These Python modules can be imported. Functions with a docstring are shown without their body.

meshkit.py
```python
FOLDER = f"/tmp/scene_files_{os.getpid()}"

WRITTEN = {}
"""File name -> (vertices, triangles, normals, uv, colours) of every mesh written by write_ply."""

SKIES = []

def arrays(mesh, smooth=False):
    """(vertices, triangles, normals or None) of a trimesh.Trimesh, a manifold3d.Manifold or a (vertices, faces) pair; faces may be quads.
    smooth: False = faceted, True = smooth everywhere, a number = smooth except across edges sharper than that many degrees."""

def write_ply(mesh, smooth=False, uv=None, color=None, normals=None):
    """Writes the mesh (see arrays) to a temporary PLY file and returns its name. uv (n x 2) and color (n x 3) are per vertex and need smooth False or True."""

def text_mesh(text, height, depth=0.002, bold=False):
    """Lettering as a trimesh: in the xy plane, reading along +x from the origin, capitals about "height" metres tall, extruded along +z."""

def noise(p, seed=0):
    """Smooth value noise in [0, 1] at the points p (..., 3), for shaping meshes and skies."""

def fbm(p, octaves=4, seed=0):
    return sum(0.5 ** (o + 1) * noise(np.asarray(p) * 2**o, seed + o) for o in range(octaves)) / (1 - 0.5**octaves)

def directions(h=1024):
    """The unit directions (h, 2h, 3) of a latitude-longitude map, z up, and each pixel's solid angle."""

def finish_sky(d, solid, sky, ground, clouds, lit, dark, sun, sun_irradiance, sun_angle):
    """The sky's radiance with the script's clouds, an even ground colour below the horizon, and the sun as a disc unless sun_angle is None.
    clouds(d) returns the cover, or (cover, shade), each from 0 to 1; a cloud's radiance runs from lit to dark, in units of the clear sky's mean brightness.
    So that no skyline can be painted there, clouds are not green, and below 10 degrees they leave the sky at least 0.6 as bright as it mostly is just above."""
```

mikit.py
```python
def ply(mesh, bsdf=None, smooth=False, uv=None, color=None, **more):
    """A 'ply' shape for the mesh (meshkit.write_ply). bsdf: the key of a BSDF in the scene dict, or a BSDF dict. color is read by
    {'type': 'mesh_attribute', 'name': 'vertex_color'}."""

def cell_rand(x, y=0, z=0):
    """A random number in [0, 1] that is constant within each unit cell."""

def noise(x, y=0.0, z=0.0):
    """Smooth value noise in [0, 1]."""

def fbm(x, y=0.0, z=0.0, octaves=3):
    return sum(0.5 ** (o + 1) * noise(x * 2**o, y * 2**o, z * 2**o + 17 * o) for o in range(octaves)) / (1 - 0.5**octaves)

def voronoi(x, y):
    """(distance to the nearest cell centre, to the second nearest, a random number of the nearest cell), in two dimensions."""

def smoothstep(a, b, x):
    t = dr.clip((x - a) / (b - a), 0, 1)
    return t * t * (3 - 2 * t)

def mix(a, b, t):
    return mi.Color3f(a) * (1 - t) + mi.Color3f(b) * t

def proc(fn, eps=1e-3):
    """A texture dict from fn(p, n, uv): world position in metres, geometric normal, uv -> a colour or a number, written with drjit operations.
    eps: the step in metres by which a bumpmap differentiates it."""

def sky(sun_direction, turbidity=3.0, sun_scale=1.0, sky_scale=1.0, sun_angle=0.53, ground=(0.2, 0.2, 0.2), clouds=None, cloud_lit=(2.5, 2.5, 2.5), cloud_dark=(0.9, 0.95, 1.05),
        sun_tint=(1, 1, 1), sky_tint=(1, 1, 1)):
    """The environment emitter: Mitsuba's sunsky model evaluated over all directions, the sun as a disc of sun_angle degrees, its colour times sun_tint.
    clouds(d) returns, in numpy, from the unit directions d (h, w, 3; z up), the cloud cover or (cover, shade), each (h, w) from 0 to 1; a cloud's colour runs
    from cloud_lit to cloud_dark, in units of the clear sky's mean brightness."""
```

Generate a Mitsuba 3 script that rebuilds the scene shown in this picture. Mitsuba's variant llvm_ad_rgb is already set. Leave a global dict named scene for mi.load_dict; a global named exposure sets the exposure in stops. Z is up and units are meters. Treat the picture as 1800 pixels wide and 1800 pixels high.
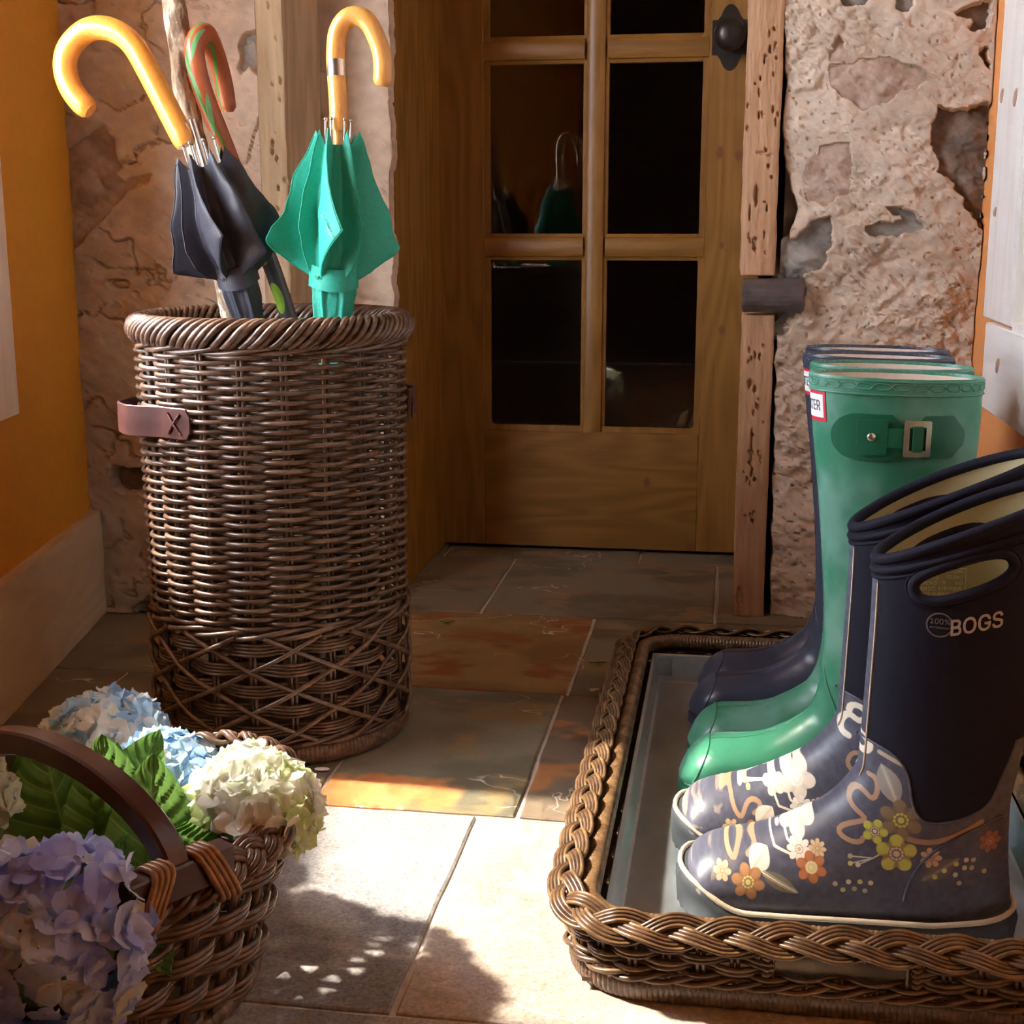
import math
import numpy as np, trimesh, shapely
import shapely.geometry as sg
from scipy.interpolate import PchipInterpolator
import drjit as dr
import mitsuba as mi
import mikit, meshkit
from mikit import proc, noise, fbm, voronoi, smoothstep, mix

scene, labels = {}, {}
T = mi.ScalarTransform4f
PI = math.pi
rng = np.random.default_rng(7)

# ------------------------------------------------------------------ camera, sky, sun, exposure
EYE = np.array([0.0, 0.0, 0.58])
PITCH, YAW = math.atan(500 / 2400), math.radians(9.04)          # looks down and a little to the left of the room's depth axis
FWD = np.array([-math.sin(YAW) * math.cos(PITCH), math.cos(YAW) * math.cos(PITCH), -math.sin(PITCH)])
scene['camera'] = {'type': 'perspective', 'fov': math.degrees(2 * math.atan(900 / 2400)), 'fov_axis': 'x', 'near_clip': 0.05, 'far_clip': 100.0,
                   'to_world': T().look_at(origin=EYE.tolist(), target=(EYE + FWD).tolist(), up=[0, 0, 1])}
exposure = 4.2
SUN_EL, SUN_AZ = math.radians(46), math.radians(4.0)
SUN = [-math.cos(SUN_EL) * math.cos(SUN_AZ), math.cos(SUN_EL) * math.sin(SUN_AZ), math.sin(SUN_EL)]


def cloud_cover(d):
    return np.clip((meshkit.fbm(d * np.array([2.2, 2.2, 4.0]) + 3.1, 4, 5) - 0.30) * 3.0, 0, 1)


scene['sky'] = mikit.sky(SUN, turbidity=3.0, sun_scale=0.60, sky_scale=1.6, sun_angle=3.0, ground=(0.32, 0.31, 0.29),
                         clouds=cloud_cover, cloud_lit=(8.2, 8.6, 9.3), cloud_dark=(6.6, 6.9, 7.5), sun_tint=(0.92, 1.0, 1.12))

# ------------------------------------------------------------------ helpers
used = {}


def key_for(name):
    n = used.get(name, 0)
    used[name] = n + 1
    return name if n == 0 else f'{name}_{n:03d}'


def put(name, mesh, bsdf, smooth=30, parent=None, label=None, cat=None, group=None, kind=None, uv=None, M=None):
    k = key_for(f'{parent}__{name}' if parent else name)
    scene[k] = mikit.ply(mesh, bsdf, smooth=smooth, uv=uv) if not isinstance(mesh, dict) else dict(mesh)
    if M is not None:
        scene[k]['to_world'] = M
    tag(k, label, cat, group, kind)
    return k


def tag(k, label=None, cat=None, group=None, kind=None):
    d = {a: b for a, b in (('label', label), ('category', cat), ('group', group), ('kind', kind)) if b}
    if d:
        labels[k] = d


def thing(name, label, cat, group=None):
    k = key_for(name)
    tag(k, label, cat, group)
    return k


def unit(v):
    v = np.asarray(v, float)
    return v / np.maximum(np.linalg.norm(v, axis=-1, keepdims=True), 1e-12)


def grid_faces(a, b, wrap_a=False, wrap_b=False, flip=False):
    i, j = np.meshgrid(np.arange(a if wrap_a else a - 1), np.arange(b if wrap_b else b - 1), indexing='ij')
    i, j = i.ravel(), j.ravel()
    i2, j2 = (i + 1) % a, (j + 1) % b
    q = np.stack([i * b + j, i2 * b + j, i2 * b + j2, i * b + j2], 1)
    if flip:
        q = q[:, ::-1]
    return np.vstack([q[:, [0, 1, 2]], q[:, [0, 2, 3]]])


def tube(p, r, n=6, closed=False, ref=(0, 0, 1), flat=1.0):
    """A swept round cane along the points p. r: number or one per point. flat: height over width."""
    p = np.asarray(p, float)
    r = np.broadcast_to(np.asarray(r, float), (len(p),))[:, None, None]
    t = unit(np.roll(p, -1, 0) - np.roll(p, 1, 0)) if closed else unit(np.gradient(p, axis=0))
    ref = np.broadcast_to(np.asarray(ref, float), p.shape)
    a = unit(np.cross(t, ref))
    b = np.cross(a, t)
    ang = np.arange(n) * 2 * PI / n
    v = p[:, None] + r * (a[:, None] * np.cos(ang)[None, :, None] + flat * b[:, None] * np.sin(ang)[None, :, None])
    m = len(p)
    f = grid_faces(m, n, closed, True)
    v = v.reshape(-1, 3)
    if not closed:
        v = np.vstack([v, p[:1], p[-1:]])
        j = np.arange(n)
        f = np.vstack([f, np.stack([(j + 1) % n, j, j * 0 + m * n], 1), np.stack([(m - 1) * n + j, (m - 1) * n + (j + 1) % n, j * 0 + m * n + 1], 1)])
    return v, f[:, ::-1]


def cat(*ms):
    vs, fs, n = [], [], 0
    for v, f in ms:
        f = np.asarray(f)
        if f.shape[1] == 4:
            f = np.vstack([f[:, [0, 1, 2]], f[:, [0, 2, 3]]])
        vs.append(np.asarray(v, float)); fs.append(f + n); n += len(v)
    return np.vstack(vs), np.vstack(fs)


def tm(m):
    return np.array(m.vertices), np.array(m.faces)


def box(x0, x1, y0, y1, z0, z1, bev=0.0):
    if bev:
        p = np.array([[x, y, z] for x in (x0, x1) for y in (y0, y1) for z in (z0, z1)], float)
        c = p.mean(0)
        pts = []
        for q in p:
            s = np.sign(c - q)
            for k in range(3):
                o = s * bev
                o[k] = 0
                pts.append(q + o)
        return tm(trimesh.Trimesh(pts).convex_hull)
    return tm(trimesh.creation.box(bounds=[[x0, y0, z0], [x1, y1, z1]]))


def extrude(poly, h, z0=0.0):
    m = trimesh.creation.extrude_polygon(poly, h, engine='earcut')
    v, f = tm(m)
    return v + [0, 0, z0], f


def lathe(prof, n=48, cx=0, cy=0):
    prof = np.asarray(prof, float)
    a = np.arange(n) * 2 * PI / n
    v = np.stack([cx + prof[:, :1] * np.cos(a), cy + prof[:, :1] * np.sin(a), np.repeat(prof[:, 1:], n, 1)], -1).reshape(-1, 3)
    return v, grid_faces(len(prof), n, False, True, True)


def ball(c, r, sub=2, s=(1, 1, 1)):
    v, f = tm(trimesh.creation.icosphere(subdivisions=sub, radius=1.0))
    return v * r * np.asarray(s) + np.asarray(c), f


def clip(v, f, g):
    """Splits a mesh along g = 0 (one number per vertex): the (vertices, triangles) where g >= 0 and where g <= 0. v may carry extra columns."""
    out = []
    for s in (1, -1):
        gs = g * s
        vs, fs = [v], []
        n = len(v)
        ins = gs[f] >= 0
        c = ins.sum(1)
        fs.append(f[c == 3])
        for cnt in (1, 2):
            tri, mask = f[c == cnt], ins[c == cnt]
            if not len(tri):
                continue
            lone = np.argmax(mask if cnt == 1 else ~mask, 1)
            r = np.arange(len(tri))
            a, b, d = tri[r, lone], tri[r, (lone + 1) % 3], tri[r, (lone + 2) % 3]
            new = []
            for o in (b, d):
                w = (gs[a] / (gs[a] - gs[o]))[:, None]
                new.append(v[a] + w * (v[o] - v[a]))
            ib, idd = n + np.arange(len(tri)), n + len(tri) + np.arange(len(tri))
            vs += new
            n += 2 * len(tri)
            if cnt == 1:
                fs.append(np.stack([a, ib, idd], 1))
            else:
                fs += [np.stack([ib, b, d], 1), np.stack([ib, d, idd], 1)]
        V, F = np.vstack(vs), np.vstack(fs)
        keep, inv = np.unique(F, return_inverse=True)
        out.append((V[keep], inv.reshape(F.shape)))
    return out


def poly_sdf(P, poly):
    """Signed distance of the points P (n x 2) to a polygon, negative inside."""
    poly = np.asarray(poly, float)
    best, inside = np.full(len(P), 9.0), np.zeros(len(P), bool)
    for a, b in zip(poly, np.roll(poly, -1, 0)):
        e = b - a
        w = P - a
        t = np.clip((w @ e) / (e @ e), 0, 1)
        best = np.minimum(best, np.hypot(*(w - t[:, None] * e).T))
        cond = (a[1] > P[:, 1]) != (b[1] > P[:, 1])
        inside ^= cond & (P[:, 0] < (b[0] - a[0]) * (P[:, 1] - a[1]) / (b[1] - a[1] + 1e-12) + a[0])
    return np.where(inside, -best, best)


def sstep(a, b, x):
    t = np.clip((x - a) / (b - a), 0, 1)
    return t * t * (3 - 2 * t)


def spline(pts, n):
    pts = np.asarray(pts, float)
    t = np.concatenate([[0], np.cumsum(np.linalg.norm(np.diff(pts[:, :3], axis=0), axis=1) + 1e-9)])
    from scipy.interpolate import CubicSpline
    return CubicSpline(t, pts)(np.linspace(0, t[-1], n))


# ------------------------------------------------------------------ materials
def rgb(*c):
    return {'type': 'rgb', 'value': list(c)}


def mat(name, color, rough=0.5, spec=0.5, metal=0.0, bump=None, bscale=1.0, eps=1e-3, **more):
    color = proc(color) if callable(color) else rgb(*color)
    rough = proc(rough) if callable(rough) else rough
    b = {'type': 'principled', 'base_color': color, 'roughness': rough, 'specular': spec, 'metallic': metal, **more}
    if bump is not None:
        b = {'type': 'bumpmap', 'arbitrary': proc(bump, eps=eps), 'scale': bscale, 'bsdf': b}
    scene[name] = {'type': 'twosided', 'bsdf': b}


def rattan(c1, c2, s=1.0):
    def fn(p, n, uv):
        a = fbm(p.x * 90 * s, p.y * 90 * s, p.z * 160 * s, 3)
        b = noise(p.x * 400, p.y * 400, p.z * 700)
        return mix(c1, c2, dr.clip(smoothstep(0.3, 0.75, a) * 0.8 + b * 0.25, 0, 1))
    return fn


mat('wicker_a', rattan((0.075, 0.040, 0.026), (0.165, 0.100, 0.068)), 0.30, 0.6, clearcoat=0.5, clearcoat_gloss=0.8)
mat('wicker_b', rattan((0.10, 0.055, 0.035), (0.21, 0.135, 0.092)), 0.32, 0.6, clearcoat=0.5, clearcoat_gloss=0.8)
mat('wicker_c', rattan((0.055, 0.028, 0.018), (0.125, 0.072, 0.048)), 0.30, 0.6)
mat('tray_wicker_a', rattan((0.055, 0.027, 0.013), (0.13, 0.072, 0.038)), 0.28, 0.6, clearcoat=0.4, clearcoat_gloss=0.8)
mat('tray_wicker_b', rattan((0.085, 0.044, 0.019), (0.20, 0.115, 0.050)), 0.28, 0.6, clearcoat=0.4, clearcoat_gloss=0.8)
mat('cane_gold', rattan((0.22, 0.10, 0.035), (0.38, 0.20, 0.08)), 0.35, 0.5)
WICK = ['wicker_a', 'wicker_b', 'wicker_a', 'wicker_c']
TRAYW = ['tray_wicker_a', 'tray_wicker_b']


def slate(c1, c2, c3, seed, speck=0.0, lines=0.5):
    def fn(p, n, uv):
        x, y = p.x + seed * 3.7, p.y - seed * 1.9
        a = fbm(x * 7, y * 9, seed, 4)
        b = fbm(x * 16 + 5, y * 26 + 2, seed + 3, 3)
        c = mix(c1, c2, smoothstep(0.36, 0.62, a))
        c = mix(c, c3, smoothstep(0.54, 0.72, b))
        g = noise(x * 420, y * 420, 1.5) * 0.6 + noise(x * 900, y * 900, 4.5) * 0.4
        c = c * (1 + speck * (g - 0.5) * 2.2)
        v = dr.abs(fbm(x * 9 + 2 * a, y * 13, seed + 9, 4) - 0.5)
        chip = (1 - smoothstep(0.002, 0.009, v)) * smoothstep(0.52, 0.66, fbm(x * 11, y * 11, seed + 20, 2))
        return mix(c, (0.62, 0.57, 0.48), chip * lines)
    return fn


def cleft(seed, amp=1.0, fine=1.0):
    def fn(p, n, uv):
        x, y = p.x + seed * 3.7, p.y - seed * 1.9
        a = fbm(x * 26, y * 34, seed, 4)
        return a * amp + smoothstep(0.48, 0.53, fbm(x * 12, y * 15, seed + 5, 3)) * 0.35 * amp + fbm(x * 160, y * 160, seed, 3) * 0.32 * fine
    return fn


mat('tile_granite', slate((0.25, 0.24, 0.235), (0.34, 0.33, 0.315), (0.40, 0.38, 0.36), 1, 0.60, 0.3), 0.5, 0.45, bump=cleft(1, 0.5, 1.2), bscale=0.0035)
mat('tile_sand', slate((0.38, 0.31, 0.255), (0.44, 0.375, 0.31), (0.50, 0.42, 0.35), 2, 0.48, 0.5), 0.5, 0.45, bump=cleft(2, 0.6, 1.2), bscale=0.0035)
mat('tile_olive', slate((0.16, 0.15, 0.10), (0.24, 0.225, 0.16), (0.30, 0.22, 0.11), 3, 0.12, 0.9), 0.42, 0.5, bump=cleft(3), bscale=0.004)


def rust_slate(p, n, uv):
    base = mi.Color3f(slate((0.17, 0.155, 0.105), (0.25, 0.235, 0.165), (0.30, 0.22, 0.11), 3, 0.12, 0.9)(p, n, uv))
    w = fbm(p.x * 18, p.y * 24, 7.0, 4)
    d = dr.sqrt(dr.square((p.x + 0.375) / 0.085) + dr.square((p.y - 1.30) / 0.055))
    k = smoothstep(0.15, -0.25, d - 1.05 + (0.5 - w) * 1.6)
    return mix(base, mix((0.52, 0.17, 0.05), (0.66, 0.33, 0.14), fbm(p.x * 60, p.y * 35, 1.0, 3)), k)


mat('tile_olive_rust', rust_slate, 0.42, 0.5, bump=cleft(3), bscale=0.004)
mat('tile_amber', slate((0.26, 0.155, 0.06), (0.36, 0.24, 0.10), (0.30, 0.11, 0.045), 4, 0.1, 0.9), 0.42, 0.5, bump=cleft(4), bscale=0.004)
mat('tile_purple', slate((0.13, 0.075, 0.06), (0.21, 0.16, 0.11), (0.42, 0.20, 0.08), 5, 0.1, 0.8), 0.42, 0.5, bump=cleft(5), bscale=0.004)
mat('tile_brown', slate((0.15, 0.125, 0.085), (0.22, 0.19, 0.13), (0.26, 0.175, 0.09), 6, 0.12, 0.7), 0.45, 0.5, bump=cleft(6), bscale=0.004)
mat('grout', lambda p, n, uv: mix((0.42, 0.38, 0.33), (0.62, 0.58, 0.52), fbm(p.x * 120, p.y * 120, 0, 3)), 0.8, 0.3)


def plaster_col(c1, c2, c3):
    def fn(p, n, uv):
        a = fbm(p.x * 9, 2.0, p.z * 9, 4)
        b = fbm(p.x * 60, 7.0, p.z * 60, 3)
        c = mix(c1, c2, smoothstep(0.35, 0.65, a))
        c = mix(c, c3, smoothstep(0.5, 0.8, fbm(p.x * 5 + 4, 1.0, p.z * 4, 3)) * 0.7)
        c = c * (0.82 + 0.36 * b)
        v = noise(p.x * 240, 3.0, p.z * 240)
        return mix(c, (0.75, 0.70, 0.62), smoothstep(0.90, 0.96, v) * 0.5)
    return fn


def grit(p, n, uv):
    return fbm(p.x * 220, p.y * 220, p.z * 220, 3)


mat('plaster', plaster_col((0.57, 0.45, 0.345), (0.67, 0.545, 0.43), (0.54, 0.41, 0.295)), 0.85, 0.25, bump=grit, bscale=0.003)


def rock(c1, c2):
    def fn(p, n, uv):
        return mix(c1, c2, smoothstep(0.3, 0.7, fbm(p.x * 45, p.y * 45, p.z * 45, 4)))
    return fn


mat('stone_dark', rock((0.14, 0.10, 0.075), (0.27, 0.20, 0.15)), 0.65, 0.4, bump=grit, bscale=0.003)
mat('stone_grey', rock((0.22, 0.20, 0.18), (0.36, 0.33, 0.29)), 0.65, 0.4, bump=grit, bscale=0.003)
mat('stone_rose', rock((0.40, 0.27, 0.20), (0.54, 0.41, 0.32)), 0.75, 0.3, bump=grit, bscale=0.003)


def wood_fn(c1, c2, along='z', scale=1.0, knots=(), knot_c=(0.2, 0.07, 0.03)):
    def fn(p, n, uv):
        q = {'x': (p.y, p.z, p.x), 'y': (p.x, p.z, p.y), 'z': (p.x, p.y, p.z)}[along]
        w = fbm(q[0] * 14 * scale, q[1] * 14 * scale, q[2] * 1.6 * scale, 3)
        ring = 0.5 + 0.5 * dr.sin(w * 46)
        g = fbm(q[0] * 260 * scale, q[1] * 260 * scale, q[2] * 9 * scale, 2)
        c = mix(c1, c2, dr.clip(ring * 0.55 + g * 0.6 - 0.1, 0, 1))
        for kx, kz, kr in knots:
            d = dr.sqrt(dr.square((p.x - kx) / kr) + dr.square((p.z - kz) / (kr * 1.5)))
            c = mix(knot_c, c, smoothstep(0.6, 1.3, d + (g - 0.5) * 0.5))
        return c
    return fn


mat('door_wood_upright', wood_fn((0.215, 0.095, 0.018), (0.325, 0.155, 0.035), 'z', 1.0, ((-0.028, 0.705, 0.007), (0.004, 0.70, 0.006), (-0.02, 0.55, 0.004), (-0.015, 0.405, 0.006))), 0.38, 0.5)
mat('door_wood_cross', wood_fn((0.20, 0.088, 0.016), (0.305, 0.145, 0.032), 'x', 1.0, ((-0.14, 0.13, 0.006), (-0.06, 0.012, 0.008))), 0.38, 0.5)
mat('post_wood', wood_fn((0.40, 0.215, 0.11), (0.55, 0.32, 0.18), 'z', 1.0), 0.55, 0.4, bump=lambda p, n, uv: fbm(p.x * 500, p.y * 500, p.z * 25, 3), bscale=0.0012)
mat('old_plank', wood_fn((0.40, 0.29, 0.17), (0.56, 0.43, 0.28), 'z', 1.0), 0.7, 0.35, bump=lambda p, n, uv: fbm(p.x * 400, p.y * 400, p.z * 20, 3), bscale=0.0015)
mat('baseboard_wood', wood_fn((0.60, 0.46, 0.29), (0.70, 0.57, 0.40), 'y', 0.7), 0.55, 0.4)
mat('white_pine', wood_fn((0.80, 0.74, 0.66), (0.88, 0.84, 0.78), 'z', 0.8), 0.6, 0.4)
mat('white_pine_cross', wood_fn((0.80, 0.74, 0.66), (0.88, 0.84, 0.78), 'y', 0.8), 0.6, 0.4)
mat('knot_wood', wood_fn((0.50, 0.30, 0.20), (0.62, 0.42, 0.30), 'z', 3), 0.6, 0.4)
mat('orange_paint', lambda p, n, uv: mix((0.78, 0.32, 0.10), (0.82, 0.36, 0.12), fbm(p.x * 60, p.y * 60, p.z * 60, 3)), 0.6, 0.35,
    bump=lambda p, n, uv: fbm(p.x * 90, p.y * 90, p.z * 90, 3), bscale=0.001)
mat('amber_paint', lambda p, n, uv: mix((0.66, 0.29, 0.025), (0.72, 0.33, 0.035), fbm(p.x * 60, p.y * 60, p.z * 60, 3)), 0.6, 0.35,
    bump=lambda p, n, uv: fbm(p.x * 90, p.y * 90, p.z * 90, 3), bscale=0.001)
mat('room_paint', (0.24, 0.22, 0.20), 0.7)
mat('iron', lambda p, n, uv: mix((0.055, 0.045, 0.045), (0.13, 0.10, 0.095), fbm(p.x * 90, p.y * 90, p.z * 90, 3)), 0.4, 0.5)
mat('knob_metal', (0.05, 0.042, 0.036), 0.32, 0.5, 0.6)
scene['pane_glass'] = {'type': 'thindielectric', 'int_ior': 1.5}
mat('leather', lambda p, n, uv: mix((0.055, 0.020, 0.017), (0.095, 0.038, 0.033), fbm(p.x * 80, p.y * 80, p.z * 80, 3)), 0.38, 0.5)
mat('galvanized', lambda p, n, uv: mix((0.46, 0.52, 0.56), (0.70, 0.76, 0.80), fbm(p.x * 45, p.y * 20, p.z * 45, 4)), lambda p, n, uv: 0.20 + 0.25 * fbm(p.x * 60, p.y * 25, p.z * 30, 3), 0.5, 0.85)
mat('green_rubber', lambda p, n, uv: mix((0.045, 0.215, 0.125), (0.135, 0.31, 0.235), smoothstep(0.4, 0.75, fbm(p.x * 22, p.y * 22, p.z * 16, 4))), 0.33, 0.5)
mat('green_strap', (0.012, 0.115, 0.055), 0.34, 0.5)
mat('navy_rubber', lambda p, n, uv: mix((0.030, 0.036, 0.062), (0.065, 0.073, 0.105), fbm(p.x * 25, p.y * 25, p.z * 20, 3)), 0.32, 0.5)
mat('lining', lambda p, n, uv: mix((0.70, 0.58, 0.47), (0.80, 0.70, 0.60), fbm(p.x * 200, p.y * 200, p.z * 200, 2)), 0.85, 0.2)
mat('beige_lining', (0.42, 0.36, 0.20), 0.85, 0.2)
mat('neoprene', lambda p, n, uv: mix((0.007, 0.007, 0.015), (0.012, 0.011, 0.022), noise(p.x * 1500, p.y * 1500, p.z * 1500)), 0.75, 0.18, sheen=0.05)
mat('boot_sole', lambda p, n, uv: mix((0.025, 0.031, 0.038), (0.065, 0.070, 0.074), fbm(p.x * 70, p.y * 70, p.z * 70, 3)), 0.6, 0.35)
mat('piping', lambda p, n, uv: mix((0.46, 0.39, 0.28), (0.60, 0.52, 0.39), fbm(p.x * 150, p.y * 150, p.z * 150, 2)), 0.6, 0.3)
mat('label_white', (0.82, 0.80, 0.78), 0.5)
mat('label_red', (0.62, 0.03, 0.05), 0.5)
mat('label_ink', (0.05, 0.05, 0.06), 0.5)
mat('logo_grey', (0.36, 0.34, 0.32), 0.6)
mat('logo_dim', (0.12, 0.11, 0.11), 0.6)
mat('tag_ink', (0.80, 0.74, 0.50), 0.6)
mat('buckle_metal', (0.62, 0.58, 0.50), 0.28, 0.5, 0.9)
mat('steel', (0.66, 0.66, 0.66), 0.25, 0.5, 0.95)


def handle_wood(c1, c2):
    def fn(p, n, uv):
        return mix(c1, c2, dr.clip(fbm(p.x * 60, p.y * 60, p.z * 30, 3) * 0.8 + 0.3 * noise(p.x * 700, p.y * 700, p.z * 160), 0, 1))
    return fn


mat('handle_honey', handle_wood((0.58, 0.20, 0.025), (0.82, 0.40, 0.07)), 0.2, 0.6, clearcoat=1.0, clearcoat_gloss=0.95)
mat('handle_pale', handle_wood((0.66, 0.28, 0.05), (0.84, 0.47, 0.13)), 0.22, 0.6, clearcoat=1.0, clearcoat_gloss=0.95)
mat('basket_arch', handle_wood((0.040, 0.014, 0.011), (0.070, 0.026, 0.019)), 0.3, 0.5, clearcoat=0.3, clearcoat_gloss=0.8)
mat('black_cloth', lambda p, n, uv: mix((0.028, 0.029, 0.042), (0.042, 0.043, 0.060), noise(p.x * 900, p.y * 900, p.z * 900)), 0.45, 0.5, sheen=0.4)
mat('green_cloth', lambda p, n, uv: mix((0.02, 0.36, 0.25), (0.045, 0.44, 0.32), noise(p.x * 900, p.y * 900, p.z * 900)), 0.6, 0.4, sheen=0.4)
mat('print_white', (0.70, 0.80, 0.74), 0.6)


def bark_col(p, n, uv):
    a = fbm(p.x * 150, p.y * 150, p.z * 45, 4)
    b = fbm(p.x * 320 + 9, p.y * 320, p.z * 110, 3)
    c = mix((0.20, 0.135, 0.085), (0.52, 0.42, 0.30), smoothstep(0.36, 0.62, a))
    return mix(c, (0.66, 0.57, 0.44), smoothstep(0.58, 0.7, b) * 0.7)


mat('bark', bark_col, 0.8, 0.3)

# motifs of the painted walking stick: u runs along the stick in metres, v around it
def stick_paint(p, n, uv):
    s, a = uv.x, uv.y
    c = mix((0.36, 0.085, 0.035), (0.46, 0.13, 0.05), fbm(s * 60, a * 6, 1.0, 3))
    ctr = 0.26 + 0.07 * dr.sin(s * 40)
    d = dr.abs(a - ctr)
    c = mix((0.10, 0.27, 0.06), c, smoothstep(0.020, 0.034, d + (noise(s * 90, a * 3) - 0.5) * 0.03))
    for s0, a0, ln, w, sl in ((0.012, 0.18, 0.018, 0.045, 4.0), (0.045, 0.31, 0.022, 0.045, -3.0), (0.085, 0.21, 0.024, 0.05, 3.0), (0.122, 0.32, 0.022, 0.04, -3.0)):
        q = dr.sqrt(dr.square((s - s0) / ln) + dr.square((a - a0 - sl * (s - s0)) / w))
        c = mix(mix((0.12, 0.36, 0.09), (0.20, 0.45, 0.28), noise(s * 120, a * 20)), c, smoothstep(0.85, 1.0, q))
    band = smoothstep(0.148, 0.151, s)
    c = mix(c, (0.075, 0.075, 0.08), band)
    for s0 in (0.172, 0.245, 0.305):
        q = dr.sqrt(dr.square((s - s0) / 0.020) + dr.square((a - 0.30) / 0.13))
        c = mix((0.34, 0.52, 0.05), c, smoothstep(0.9, 1.0, q))
    return c


mat('painted_stick', stick_paint, 0.3, 0.5, clearcoat=0.5, clearcoat_gloss=0.85)


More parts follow.
